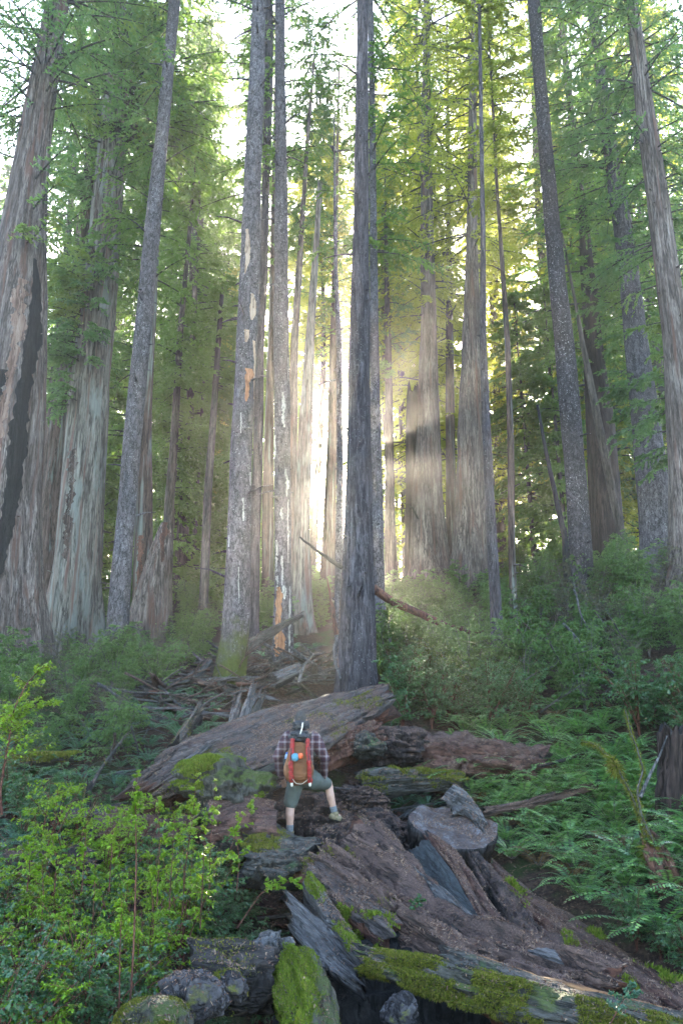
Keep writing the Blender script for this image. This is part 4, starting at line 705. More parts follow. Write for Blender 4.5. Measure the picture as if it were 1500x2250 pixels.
# stones at the bottom edge
lump('dark_rock', 'angular dark rock with moss flecks at the bottom edge', at(418, 2195, 6.3), (.24, .2, .17), 'rock', 'rock', seed=55, rough=.28, litter=.3)
lump('yellow_moss_rock', 'rock wrapped in yellow green moss, low left of the dark rock', at(345, 2248, 6.0), (.27, .2, .15), 'wood_mossy', 'rock', seed=56, rough=.15, moss=dict(n=14000, thr=-.15, len=.018), litter=.3)
lump('grey_split_rock', 'blue grey block among the leaves above the bright mossy log', at(586, 2088, 7.4), (.2, .14, .12), 'wood_grey', 'wood', seed=57, rough=.35, litter=.2, tilt=-.5)
lump('small_moss_rock', 'small mossy rock right of the dark rock', at(505, 2170, 6.6), (.13, .12, .1), 'rock', 'rock', seed=58, rough=.25, moss=dict(n=1500, thr=0, len=.025), litter=.3)
timber('bright_moss_log', 'stub of log sheeted in bright green moss, left of the dark hollow', [(560, 2118, 7.3), (600, 2160, 6.9), (630, 2360, 5.8)], [(700, 2120, 7.2), (732, 2190, 6.7), (746, 2360, 5.8)], .16, .35, ('wood_mossy', 'wood_dark'), rough=.05, seed=59, nl=70, nc=40, moss=dict(n=30000, thr=.0, len=.018, mat='moss_bright', nz=-.4), litter=.3)
timber('dark_left_log', 'dark low log behind the dark rock among the shrubs', [(430, 2090, 7.3), (520, 2098, 7.2), (600, 2110, 7.1)], [(430, 2140, 6.8), (520, 2150, 6.7), (600, 2150, 6.8)], .12, .3, ('wood_dark', 'wood_dark'), rough=.06, seed=61, nl=60, nc=34, jag=(.1, .1), moss=dict(n=2500, thr=.1, len=.02))
lump('pit_stone', 'pale stone half hidden in the dark hollow', at(878, 2225, 6.9), (.14, .12, .12), 'rock', 'rock', seed=62, rough=.25, litter=False)
# right hand stump, mossy bent saplings, root mass
timber('brown_stump', 'tall furrowed brown stump at the right edge behind the bent sapling', [(1432, 1800, 11.4), (1436, 1720, 11.4), (1440, 1620, 11.4)], [(1530, 1800, 11.2), (1528, 1720, 11.2), (1520, 1610, 11.2)], .25, .3, ('redwood_dark', 'wood_dark'), rough=.10, seed=63, nl=80, nc=50, cat='stump', jag=(.05, .3), litter=.2)  # dark brown furrowed bark all over
timber('root_mass', 'fibrous red brown root mass at the foot of the bent sapling', [(1415, 1850, 9.9), (1425, 1900, 9.6), (1440, 1960, 9.3)], [(1448, 1840, 9.8), (1480, 1895, 9.5), (1510, 1960, 9.2)], .12, .15, ('wood_red', 'wood_red'), rough=.07, seed=64, nl=70, nc=40, cat='roots', litter=.3, jag=(.2, .1))
def bent(name, label, pts, r0, r1, mat='limb', cat='sapling', moss=0, mossmat='moss', hang=.6, seed=1):
    P = resample([at(*p) for p in pts], 40); P = P+.012*fbm(P*5, 2, seed)[:, None]; r = np.linspace(r0, r1, 40); V, F = tube_np(P, r, 8, True)
    o = MB().add(V-P[0], F).build(name, M[mat], None, True, P[0]); tag(o, label, cat)
    if moss:
        rg = np.random.default_rng(seed); i = rg.integers(0, 40, moss); c = P[i]-P[0]; d = norm(rg.normal(0, 1, (moss, 3))+np.array((0, 0, -hang))); l = rg.uniform(.01, .05, (moss, 1))*(1+2*(vnoise(c*4, seed) > .35)[:, None])
        c = c+d*(r[i][:, None]+.004); sd = norm(np.cross(d, rg.normal(0, 1, (moss, 3))))*l*.12
        V = np.stack([c-sd, c+sd, c+d*l+np.array((0, 0, -hang*.5))*l], 1).reshape(-1, 3); MB().add(V, np.arange(moss*3).reshape(-1, 3)).build('moss', M[mossmat], o)
    return o
bent('bent_sapling', 'slender sapling arching left, bearded with hanging yellow moss', [(1430, 1880, 9.7), (1405, 1800, 9.8), (1390, 1755, 9.9), (1350, 1680, 10.2), (1318, 1642, 10.5), (1280, 1628, 10.8)], .018, .008, moss=4200, seed=71)
bent('bent_sapling', 'second mossy sapling twisting up at the right edge', [(1440, 1860, 9.6), (1408, 1790, 9.7), (1398, 1740, 9.8), (1412, 1690, 10), (1388, 1620, 10.3), (1372, 1560, 10.6)], .016, .007, moss=1500, seed=72)
bent('bare_stick', 'bleached bare stick leaning in the right hand saplings', [(1405, 1752, 9.7), (1428, 1700, 9.75), (1448, 1660, 9.8), (1464, 1618, 9.85)], .024, .008, mat='wood_grey', cat='stick', seed=73)
bent('dead_limb', 'broken dead limb jutting left from the tallest trunk', [(752, 1248, 17.9), (715, 1222, 17.7), (680, 1197, 17.5), (658, 1180, 17.3)], .055, .02, mat='wood_dark', cat='limb', seed=74)
bent('fallen_pole', 'dark fallen trunk slanting down to the right behind the thicket', [(818, 1292, 20.5), (868, 1325, 20.7), (930, 1352, 21.0), (985, 1378, 21.3), (1060, 1392, 21.8), (1130, 1394, 22.2)], .12, .07, mat='wood_red', cat='log', seed=75)
bent('arched_branch', 'thin arched branch springing from the broad grey redwood', [(918, 1140, 35), (905, 1115, 34.6), (888, 1105, 34.2), (868, 1104, 34)], .05, .02, mat='wood_mossy', cat='branch', seed=76)
bent('upright_spike', 'tapering dark spike standing left of the tallest trunk foot', [(738, 1395, 17.6), (732, 1340, 17.6), (722, 1295, 17.6), (718, 1270, 17.6)], .06, .015, mat='wood_red', cat='snag', seed=77)
bent('hooked_branch', 'grey hooked branch at the left foot of the tallest trunk', [(748, 1490, 16.9), (734, 1450, 17), (732, 1420, 17), (742, 1395, 17.1)], .03, .014, mat='wood_grey', cat='branch', seed=78)
bent('bent_pole', 'pale bowed pole lying on the brush pile', [(655, 1500, 16.5), (668, 1462, 16.9), (685, 1440, 17.2), (712, 1435, 17.3)], .035, .015, mat='wood_grey', cat='pole', seed=79)
bent('leaning_thin_trunk', 'thin dark trunk leaning left in the gloom before the flecked spruce', [(1245, 1290, 27), (1240, 1180, 27), (1222, 1100, 27), (1200, 1000, 27), (1180, 890, 27)], .13, .05, mat='wood_dark', cat='tree', seed=80)

# ------------------------------------------------------------------ where a line of sight meets the ground
_Yr = np.r_[np.arange(3, 20, .1), np.arange(20, 60, .25)]
def hit(px, py):
    P = np.array([at(px, py, y) for y in _Yr]); d = P[:, 2]-H(P[:, 0], P[:, 1]); k = np.where(d < 0)[0]
    return P[k[0]] if len(k) else P[-1]
# grid cache of hits for fast scattering
_hx = np.arange(-80, 1600, 40); _hy = np.arange(1240, 2400, 20)
_HG = np.zeros((len(_hy), len(_hx)))
for _i, _py in enumerate(_hy):
    _u = (_hx-750)/FPX; _v = (1125-_py)/FPX; _s = _Yr[None]/(CT-_v*ST); _X = _u[:, None]*_s; _Z = (ST+_v*CT)*_s
    _d = _Z-H(_X, np.broadcast_to(_Yr[None], _X.shape)); _kk = np.argmax(_d < 0, axis=1); _kk[(_d >= 0).all(1)] = -1; _HG[_i] = _Yr[_kk]
def hitY(px, py):
    fx = np.clip((px+80)/40, 0, len(_hx)-1.001); fy = np.clip((py-1240)/20, 0, len(_hy)-1.001); i, j = int(fy), int(fx); a, b = fy-i, fx-j
    return (_HG[i, j]*(1-b)+_HG[i, j+1]*b)*(1-a)+(_HG[i+1, j]*(1-b)+_HG[i+1, j+1]*b)*a
def inpoly(x, y, P):
    c = False; n = len(P)
    for i in range(n):
        (x1, y1), (x2, y2) = P[i], P[(i+1) % n]
        if (y1 > y) != (y2 > y) and x < (x2-x1)*(y-y1)/(y2-y1)+x1: c = not c
    return c
def scatter(poly, n, mind, rng):
    """n foot points on the ground seen inside a photo polygon, at least mind metres apart, even over the ground"""
    out = []; xs_ = [p[0] for p in poly]; ys_ = [p[1] for p in poly]; t = 0
    while len(out) < n and t < n*60:
        t += 1; px = rng.uniform(min(xs_), max(xs_)); py = rng.uniform(min(ys_), max(ys_))
        if not inpoly(px, py, poly): continue
        Y = hitY(px, py); X = at(px, py, Y)[0]
        if any((X-a)**2+(Y-b)**2 < mind**2 for a, b in out): continue
        out.append((X, Y))
    return out

# ------------------------------------------------------------------ plants
M['huck'] = leaf_mat('huck', [(.02, .055, .01), (.06, .15, .012), (.15, .3, .02), (.27, .45, .03)], (.5, .65, .02), .45, .35, .5)
M['huck_dark'] = leaf_mat('huck_dark', [(.02, .06, .03), (.035, .09, .045), (.05, .12, .05), (.08, .16, .05)], (.2, .4, .05), .3, .3, .6)
M['thicket'] = leaf_mat('thicket', [(.03, .08, .035), (.055, .125, .045), (.08, .16, .055), (.11, .2, .065)], (.28, .42, .07), .4, .5, .35)
M['thicket_dry'] = leaf_mat('thicket_dry', [(.06, .06, .04), (.09, .085, .055), (.07, .09, .045), (.12, .10, .06)], (.3, .3, .12), .3, .7, .2)
M['fern'] = leaf_mat('fern', [(.01, .045, .018), (.03, .11, .035), (.07, .19, .05), (.2, .36, .09)], (.25, .5, .06), .3, .32, .8)
M['fern_dead'] = leaf_mat('fern_dead', [(.05, .03, .015), (.12, .07, .03), (.2, .13, .06)], (.3, .2, .08), .25, .8, .1)
M['fern_blue'] = leaf_mat('fern_blue', [(.03, .08, .05), (.05, .12, .075), (.07, .16, .10)], (.2, .45, .15), .3, .4, .5)
M['stem_red'] = bark_mat('stem_red', (.05, .02, .015), (.12, .045, .03), (.2, .09, .06), .4, 20, bump=.1)
M['stem_grey'] = bark_mat('stem_grey', (.05, .045, .04), (.12, .11, .10), (.22, .21, .2), .4, 20, bump=.1)

def shrub(name, seed, h, spread, nstem, nbr, L, leaf, leafm, stemm='stem_red', nt_=6, nl=7, top=.0, bare=.2, up=1.3):
    rng = np.random.default_rng(seed); root = empty(name, (0, 0, 0)); sm = MB(); cv = MB(); stems = []
    for s in range(nstem):
        az = rng.uniform(0, 6.28); sp = spread*rng.uniform(.2, 1); hh = h*rng.uniform(.6, 1); t = np.linspace(0, 1, 9)[:, None]
        P = np.array((math.cos(az), math.sin(az), 0))*sp*t**1.5+np.array((0, 0, hh))*t+.04*h*vnoise(np.c_[t*3, t*0+seed, t*0+s], s)[:, None]*t
        P[0, 2] = -.15; stems.append(P); V, F = tube_np(P, np.linspace(.004+.006*h, .0025, 9), 5, False); sm.add(V, F)
    i = rng.integers(0, nstem, nbr); u = bare+(1-bare)*rng.random(nbr)**.8; S = np.array(stems)
    f = u*8; a = np.minimum(f.astype(int), 7); b = (f-a)[:, None]; P0 = S[i, a]*(1-b)+S[i, a+1]*b
    az = rng.uniform(0, 6.28, nbr); D = norm(np.stack([np.cos(az), np.sin(az), rng.uniform(.0, .7, nbr)], -1)); Ls = L*rng.uniform(.5, 1.2, nbr)*(1.2-.6*u)
    V, F, pos = spray(rng, P0, D, Ls, nt_, nl, leaf, .12, .42, up); cv.add(V, F); limb_mesh(sm, P0, pos, np.full(nbr, .003+.001*h), rng, 0)
    sm.build('stems', M[stemm], root); cv.build('leaves', M[leafm], root); return root
def fern(seed, nf, L, leafm):
    rng = np.random.default_rng(seed); root = empty('sword_fern', (0, 0, 0)); cv = MB(); st = MB()
    for k in range(nf):
        az = 6.28*k/nf+rng.uniform(-.3, .3); l = L*rng.uniform(.65, 1.1); el = rng.uniform(.6, 1.25); n = 26; t = np.linspace(0, 1, n)
        ang = el-(el+rng.uniform(.1, .7))*t**1.3; step = l/n; P = np.zeros((n, 3)); h = np.cumsum(np.cos(ang))*step; z = np.cumsum(np.sin(ang))*step
        az_ = az+rng.uniform(-.5, .5)*t; P[:, 0] = np.cos(az)*h-np.sin(az)*(az_-az)*h*.5; P[:, 1] = np.sin(az)*h+np.cos(az)*(az_-az)*h*.5; P[:, 2] = z
        T = norm(np.gradient(P, axis=0)); side = norm(np.cross(T, (0, 0, 1.))); up = norm(np.cross(side, T))
        V, F = tube_np(P[::4], np.linspace(.004, .0015, len(P[::4])), 4, False); st.add(V, F)
        pl = (.085*L/.8*np.sin(np.pi*np.clip(t*.92+.06, 0, 1))**.6*rng.uniform(.85, 1.15))[:, None]; wd = l/n*.42
        for sg in (-1, 1):
            d = norm(side*sg+T*.25-up*rng.uniform(-.05, .35)+rng.normal(0, .06, (n, 3))); a = P+up*.002
            V = np.stack([a-T*wd*.7, a+d*pl*.5-T*wd, a+d*pl, a+d*pl*.4+T*wd], 1)[3:]; m = len(V); cv.add(V.reshape(-1, 3), np.arange(m*4).reshape(-1, 4))
    st.build('stalks', M['stem_grey'], root); cv.build('fronds', M[leafm], root); return root
def place(protos_, pts, labels, cat, group, rng, smin=.8, smax=1.25, sink=.0, tiltm=.0, lift=None):
    for q, (X, Y) in enumerate(pts):
        k = int(rng.integers(0, len(protos_))); p = protos_[k]
        if not p.get('placed'): o = p; p['placed'] = 1
        else: o = copy_tree(p)
        o.location = (X, Y, Hs(X, Y)-sink+(0 if lift is None else lift)); s = rng.uniform(smin, smax); o.scale = (s, s, s*rng.uniform(.9, 1.1)); o.rotation_euler = (rng.uniform(-tiltm, tiltm), rng.uniform(-tiltm, tiltm), rng.uniform(0, 6.28))
        if 'placed' in o.keys() and o is not p: del o['placed']
        tag(o, labels[k] if isinstance(labels, list) else labels, cat, group)
def clean(protos_):
    for p in protos_:
        if p.get('placed'): del p['placed']
        else:
            for ch in list(p.children): bpy.data.objects.remove(ch)
            bpy.data.objects.remove(p)
rng = np.random.default_rng(7)
# sword ferns
FP = [fern(201, 16, .80, 'fern'), fern(202, 13, .95, 'fern'), fern(203, 18, .7, 'fern'), fern(204, 14, .85, 'fern'), fern(205, 9, .6, 'fern_dead')]
pr = scatter([(1085, 1900), (1110, 1800), (1300, 1760), (1560, 1700), (1560, 2110), (1480, 2090), (1330, 2010), (1200, 1940)], 115, .34, rng)
pr += scatter([(1050, 1790), (1000, 1720), (1180, 1690), (1400, 1640), (1400, 1750), (1150, 1800)], 46, .32, rng)
place(FP, pr, ['glossy green sword fern on the slope right of the fallen logs']*4+['withered brown fern on the slope right of the fallen logs'], 'fern', 'sword ferns on the right hand slope', rng, .8, 1.25)
place(FP, scatter([(960, 1630), (1100, 1590), (1330, 1560), (1420, 1620), (1200, 1680)], 40, .4, rng), ['sword fern higher up the slope under the thicket']*4+['withered brown fern under the thicket'], 'fern', 'sword ferns under the thicket', rng, .7, 1.1); clean(FP)
FB = [fern(211, 12, .9, 'fern_blue'), fern(212, 14, .75, 'fern_blue')]
place(FB, scatter([(-60, 1700), (60, 1690), (180, 1790), (120, 1900), (-60, 1900)], 14, .4, rng), 'bluish sword fern on the bank at the left edge', 'fern', 'sword ferns at the left edge', rng, .8, 1.1)
place(FB, scatter([(290, 1560), (470, 1500), (500, 1600), (400, 1690), (300, 1740), (100, 1760), (-20, 1640), (200, 1600)], 50, .4, rng), 'bluish fern on the bank left of the tilted slab', 'fern', 'ferns left of the tilted slab', rng, .6, .9)
place(FB, scatter([(860, 1700), (1060, 1700), (1000, 1800), (880, 1800)], 12, .35, rng), 'small fern between the mound and the tilted log end', 'fern', 'ferns behind the tilted log end', rng, .45, .7)
place(FB, scatter([(560, 1410), (700, 1400), (700, 1440), (560, 1450)], 5, .4, rng), 'small fern at the top of the brush pile', 'fern', 'ferns on the brush pile', rng, .6, .8); clean(FB)
# the thicket
TP = [shrub('thicket_shrub', 221, 2.3, .9, 9, 120, .62, (.075, .034), 'thicket', 'stem_grey', 8, 9), shrub('thicket_shrub', 222, 1.8, 1.0, 10, 120, .6, (.07, .03), 'thicket', 'stem_grey', 8, 9),
      shrub('thicket_shrub', 223, 2.6, .8, 8, 130, .7, (.09, .03), 'thicket', 'stem_grey', 8, 9), shrub('dry_thicket_shrub', 224, 1.9, 1.1, 14, 110, .6, (.06, .016), 'thicket_dry', 'stem_grey', 7, 7)]
tl = ['leafy green thicket bush on the slope among the trunks', 'low spreading green thicket bush on the slope', 'tall feathery green thicket bush on the slope', 'dry brownish twiggy bush in the thicket']
place(TP, scatter([(850, 1320), (1060, 1300), (1090, 1480), (860, 1490)], 24, .5, rng), ['leafy green bush on the sunlit slope right of the tallest trunk', 'low spreading bush on the sunlit slope right of the tallest trunk', 'tall feathery bush on the sunlit slope right of the tallest trunk', 'dry twiggy bush on the sunlit slope right of the tallest trunk'], 'bush', 'bushes on the sunlit slope', rng, .45, .8, .1)
place(TP, scatter([(840, 1330), (1060, 1330), (1250, 1290), (1560, 1290), (1560, 1590), (1150, 1570), (900, 1560), (840, 1480)], 105, .75, rng), tl, 'bush', 'bushes of the right hand thicket', rng, .5, .95, .1)
tl = ['leafy green bush on the left bank below the big redwoods', 'low spreading green bush on the left bank', 'tall feathery green bush on the left bank', 'dry brownish twiggy bush on the left bank']
place(TP, scatter([(30, 1380), (220, 1400), (330, 1330), (470, 1330), (480, 1420), (330, 1560), (250, 1690), (60, 1700), (-40, 1560)], 75, .7, rng), tl, 'bush', 'bushes on the left bank', rng, .45, .8, .1)
tl = ['leafy green bush behind the brush pile', 'low spreading green bush behind the brush pile', 'tall feathery bush behind the brush pile', 'dry brownish bush behind the brush pile']
place(TP, scatter([(540, 1330), (740, 1310), (740, 1400), (540, 1420)], 16, .8, rng), tl, 'bush', 'bushes behind the brush pile', rng, .5, .9, .1)
tl = ['leafy green bush far up on the rise between the trunks', 'low green bush far up on the rise', 'tall feathery bush far up on the rise', 'dry brownish bush far up on the rise']
for a_ in range(64):
    sg_ = 1 if a_ % 2 else -1; Y_ = rng.uniform(9, 30); X_ = sg_*(Y_*.47+rng.uniform(.6, 6))
    place(TP, [(X_, Y_)], ['leafy green bush at the side of the slope', 'low green bush at the side of the slope', 'tall feathery bush at the side of the slope', 'dry brownish bush at the side of the slope'], 'bush', 'bushes at the sides of the slope', rng, .6, 1.0, .1)
for a_ in range(60):
    Y_ = rng.uniform(34, 62); X_ = rng.uniform(-.45, .45)*Y_
    place(TP, [(X_, Y_)], tl, 'bush', 'bushes on the far rise', rng, .8, 1.3, .1)
clean(TP)
DT = [shrub('glossy_shrub', 231, 1.1, .6, 8, 90, .36, (.045, .024), 'huck_dark', 'stem_red', 7, 8), shrub('glossy_shrub', 232, .9, .6, 8, 80, .34, (.042, .022), 'huck_dark', 'stem_red', 7, 8)]
place(DT, scatter([(850, 1510), (1130, 1490), (1170, 1610), (1000, 1630), (870, 1610)], 34, .4, rng), 'blue green glossy leaved shrub right of the tilted slab', 'shrub', 'glossy shrubs right of the slab', rng, .8, 1.3)
place(DT, scatter([(1350, 1560), (1560, 1560), (1560, 1680), (1420, 1650)], 10, .5, rng), 'glossy dark leaved shrub at the right edge', 'shrub', 'glossy shrubs at the right edge', rng, .9, 1.4)
place(DT, scatter([(1380, 2080), (1560, 2080), (1560, 2200), (1440, 2180)], 7, .3, rng), 'small glossy leaved shrub at the lower right edge', 'shrub', 'glossy shrubs at the lower right', rng, .4, .7)
place(DT, scatter([(380, 1850), (560, 1840), (600, 2000), (620, 2200), (430, 2200), (400, 2000)], 16, .28, rng), 'small blue green leaved shrub between the bright shrubs and the logs', 'shrub', 'small glossy shrubs beside the logs', rng, .4, .8)
place(DT, scatter([(450, 2130), (620, 2110), (640, 2300), (430, 2300)], 9, .2, rng), 'small blue green leaved plant by the rocks at the bottom', 'shrub', 'small glossy plants by the rocks', rng, .3, .5)
place(DT, scatter([(0, 1790), (420, 1780), (420, 1850), (0, 1860)], 12, .4, rng), 'dim green shrub behind the bright shrubs on the left', 'shrub', 'dim shrubs on the left', rng, .6, .9); clean(DT)
DK = [shrub('dark_leaf_shrub', 251, .8, .6, 7, 60, .34, (.036, .022), 'huck_dark', 'stem_red', 6, 7)]  # dark leaved kind planted in between the bright shrubs
place(DK, scatter([(-60, 1960), (250, 1900), (440, 1960), (440, 2100), (330, 2330), (-60, 2380)], 22, .32, rng), 'dark leaved shrub under the bright shrubs at the lower left', 'shrub', 'dark shrubs under the bright ones', rng, .7, 1.1, .05); clean(DK)
# bright huckleberry in the near left
HP = [shrub('huckleberry_shrub', 241, 1.15, .6, 7, 50, .34, (.036, .02), 'huck', 'stem_red', 7, 8), shrub('huckleberry_shrub', 242, .95, .65, 7, 55, .36, (.034, .019), 'huck', 'stem_red', 7, 8),
      shrub('huckleberry_shrub', 243, 1.4, .5, 5, 52, .4, (.038, .02), 'huck', 'stem_red', 7, 8)]
hl = ['bright lime green huckleberry shrub at the lower left', 'low bright green huckleberry shrub at the lower left', 'tall bright green huckleberry shrub at the lower left']
hl2 = ['bright green shrub in the back row of the lower left bushes', 'low bright shrub in the back row of the lower left bushes', 'tall bright shrub in the back row of the lower left bushes']
place(HP, scatter([(-60, 1960), (120, 1930), (250, 1900), (420, 1960), (440, 2080), (330, 2330), (-60, 2380)], 30, .34, rng), hl, 'shrub', 'bright huckleberry shrubs', rng, .55, .95, .05)
place(HP, scatter([(-60, 1860), (250, 1850), (420, 1850), (540, 1900), (480, 2000), (300, 1990)], 7, .4, rng), hl2, 'shrub', 'back row of bright huckleberry shrubs', rng, .6, .95, .05)
place(HP, scatter([(470, 1960), (620, 1960), (640, 2040), (520, 2060)], 3, .3, rng), 'sparse bright green shrub in front of the mossy ledge', 'shrub', 'sparse shrubs before the mossy ledge', rng, .45, .6)
clean(HP)
# tall shoots traced one by one
def shoot(label, pts, n, L, leafm='huck', seed=1, r=.008, name='huckleberry_shoot', leaf=(.036, .02), u0=.45, mat='stem_red', nt_=5):
    P = resample([at(*p) for p in pts], 30); root = empty(name, P[0]); tag(root, label, 'shrub'); rg = np.random.default_rng(seed)
    V, F = tube_np(P-P[0], np.linspace(r, r*.3, 30), 6, False); sm = MB().add(V, F); u = u0+(1-u0)*rg.random(n); f = u*28.99; a = f.astype(int); b = (f-a)[:, None]; P0 = P[a]*(1-b)+P[a+1]*b-P[0]
    az = rg.uniform(0, 6.28, n); D = norm(np.stack([np.cos(az), np.sin(az), rg.uniform(.2, 1.0, n)], -1)); Ls = L*rg.uniform(.5, 1.1, n)*(1.25-u)
    V, F, pos = spray(rg, P0, D, Ls, nt_, 6, leaf, .1, .4, 1.5); limb_mesh(sm, P0, pos, np.full(n, r*.3), rg, 0)
    sm.build('stems', M[mat], root); MB().add(V, F).build('leaves', M[leafm], root)
shoot('red stemmed bush of lime green leaves standing at the left edge', [(5, 1790, 8.2), (0, 1740, 8.2), (18, 1640, 8.25), (30, 1560, 8.3), (60, 1500, 8.4), (98, 1462, 8.5)], 44, .52, seed=81, r=.014, u0=.3, nt_=7)
shoot('second stem of lime green leaves at the left edge', [(-10, 1780, 8.1), (-18, 1700, 8.1), (-5, 1600, 8.2), (40, 1560, 8.3), (125, 1548, 8.4)], 40, .5, seed=82, r=.012, u0=.35, nt_=7)
shoot('tall thin red shoot rising through the middle of the bright shrubs', [(285, 2230, 6.2), (294, 2080, 6.25), (300, 1900, 6.3), (298, 1760, 6.3), (302, 1690, 6.3)], 22, .13, seed=83, r=.009, u0=.72)
shoot('shorter thin shoot left of the tall one', [(262, 2240, 6.1), (264, 2100, 6.1), (268, 1980, 6.15)], 10, .18, seed=84, r=.007, u0=.7)
shoot('leafy shoot in front of the mossy stump', [(400, 2010, 8.2), (408, 1900, 8.2), (425, 1790, 8.2), (432, 1700, 8.2)], 26, .2, seed=85, r=.007, u0=.45)
shoot('slim leafy shoot right of the mossy stump shoot', [(460, 1950, 8.6), (463, 1850, 8.6), (470, 1760, 8.6), (474, 1710, 8.6)], 14, .16, seed=86, r=.006, u0=.5)
for q_, (x_, y_, h_) in enumerate([(345, 1990, 240), (372, 2000, 200), (520, 1960, 150), (240, 1960, 190), (180, 1960, 150), (120, 1960, 130), (60, 1960, 120), (440, 2040, 220), (330, 2080, 200), (90, 2060, 180), (200, 2100, 210)]):
    shoot(['slim leafy shoot left of the mossy stump', 'thin sprig left of the mossy stump shoot', 'short sprig below the flat timber', 'upright sprig above the bright shrubs, left of the tall red shoot', 'sprig below the dark broken stub', 'sprig above the low mossy log on the left', 'small sprig near the left edge shrubs', 'leafy shoot left of the mossy ledge', 'leafy shoot just right of the tall red shoot', 'shoot in the middle of the lower left shrubs', 'shoot left of the tall red shoot among the shrubs'][q_],
          [(x_, y_, 7.6), (x_+6, y_-h_*.5, 7.6), (x_+2+10*math.sin(q_*2.1), y_-h_, 7.65)], 14, .2, seed=400+q_, r=.006, u0=.3)
shoot('lime leafed sprig beside the flat timber', [(500, 1880, 9.4), (530, 1810, 9.4), (548, 1770, 9.4), (570, 1745, 9.4)], 14, .22, seed=87, r=.006)
shoot('lime leafed sprig arching over the dark gap below the ledge', [(520, 2040, 8.2), (575, 1960, 8.2), (640, 1935, 8.1), (672, 1960, 8.0)], 18, .24, seed=88, r=.006, u0=.4)
shoot('pale leafed sprig on the charred beam at the lower right', [(1340, 2250, 6.0), (1358, 2215, 6.0), (1372, 2190, 6.0), (1400, 2165, 6.0)], 12, .16, 'fern_blue', seed=89, r=.005, u0=.2)
shoot('sprig of green leaves growing beside the sawn log end', [(905, 2010, 8.4), (915, 1985, 8.4), (925, 1970, 8.4)], 8, .14, 'huck_dark', seed=90, r=.004, u0=.2)
# brush pile: single fallen branches, copied from a handful
def stick_proto(seed, L, r):
    rg = np.random.default_rng(seed); n = 14; t = np.linspace(0, 1, n); P = np.c_[t*L-L/2, .07*L*vnoise(np.c_[t*2.5, t*0, t*0+seed], seed), .05*L*vnoise(np.c_[t*2.5, t*0+5, t*0], seed)]
    V, F = tube_np(P, np.linspace(r, r*.3, n), 7); mb = MB().add(V, F)
    for k in range(rg.integers(1, 4)):
        i = rg.integers(4, 12); d = norm(np.array((1, rg.uniform(-1, 1), rg.uniform(-.6, .8)))); l = L*rg.uniform(.12, .3); V, F = tube_np([P[i], P[i]+d*l*.5, P[i]+d*l+np.array((0, 0, .03))], [r*.5, r*.35, r*.12], 5); mb.add(V, F)
    return mb.build('fallen_branch', M[['wood_grey', 'limb', 'wood_litter', 'wood_moss_dim'][seed % 4]], None, True)
SPp = [stick_proto(300+k, [1.0, 1.5, 2.1, 1.3, 2.6, .8, 1.7, 1.1][k], [.018, .024, .03, .015, .04, .012, .02, .03][k]) for k in range(8)]
first = set()
def sticks(poly, n, mind, label, group, tilt=.3, lift=.12, smin=.7, smax=1.2):
    for X, Y in scatter(poly, n, mind, rng):
        k = int(rng.integers(0, 8)); o = SPp[k] if k not in first else SPp[k].copy()
        if k in first: C.objects.link(o)
        first.add(k); s = rng.uniform(smin, smax); o.location = (X, Y, Hs(X, Y)+rng.uniform(0, lift)); o.scale = (s, s, s); o.rotation_euler = (rng.uniform(-.2, .2), rng.uniform(-tilt, tilt), rng.uniform(-.7, .7) if rng.random() < .7 else rng.uniform(0, 6.28)); tag(o, label, 'branch', group)
sticks([(270, 1520), (430, 1460), (560, 1450), (740, 1440), (800, 1500), (700, 1540), (560, 1540), (400, 1600), (300, 1600)], 250, .08, 'dead grey stick in the brush pile behind the tilted slab', 'sticks of the brush pile', .5, .35)
sticks([(750, 1660), (940, 1640), (1000, 1800), (860, 1860), (800, 1760)], 34, .12, 'dead stick littering the ground right of the hiker', 'sticks right of the hiker', .3, .1, .3, .7)
sticks([(640, 1640), (760, 1640), (780, 1740), (600, 1740)], 14, .12, 'dead stick under the tilted slab', 'sticks under the slab', .3, .1, .3, .6)
sticks([(100, 1560), (330, 1520), (420, 1700), (200, 1760)], 30, .2, 'dead stick on the left bank', 'sticks on the left bank', .6, .3, .5, .9)
sticks([(0, 1850), (600, 1850), (650, 2250), (0, 2250)], 26, .3, 'dead stick among the bright shrubs', 'sticks among the shrubs', .9, .3, .3, .7)
sticks([(1100, 1420), (1500, 1420), (1500, 1600), (1100, 1600)], 26, .3, 'bare dead branch poking out of the thicket', 'branches in the thicket', 1.2, 1.6, .6, 1)

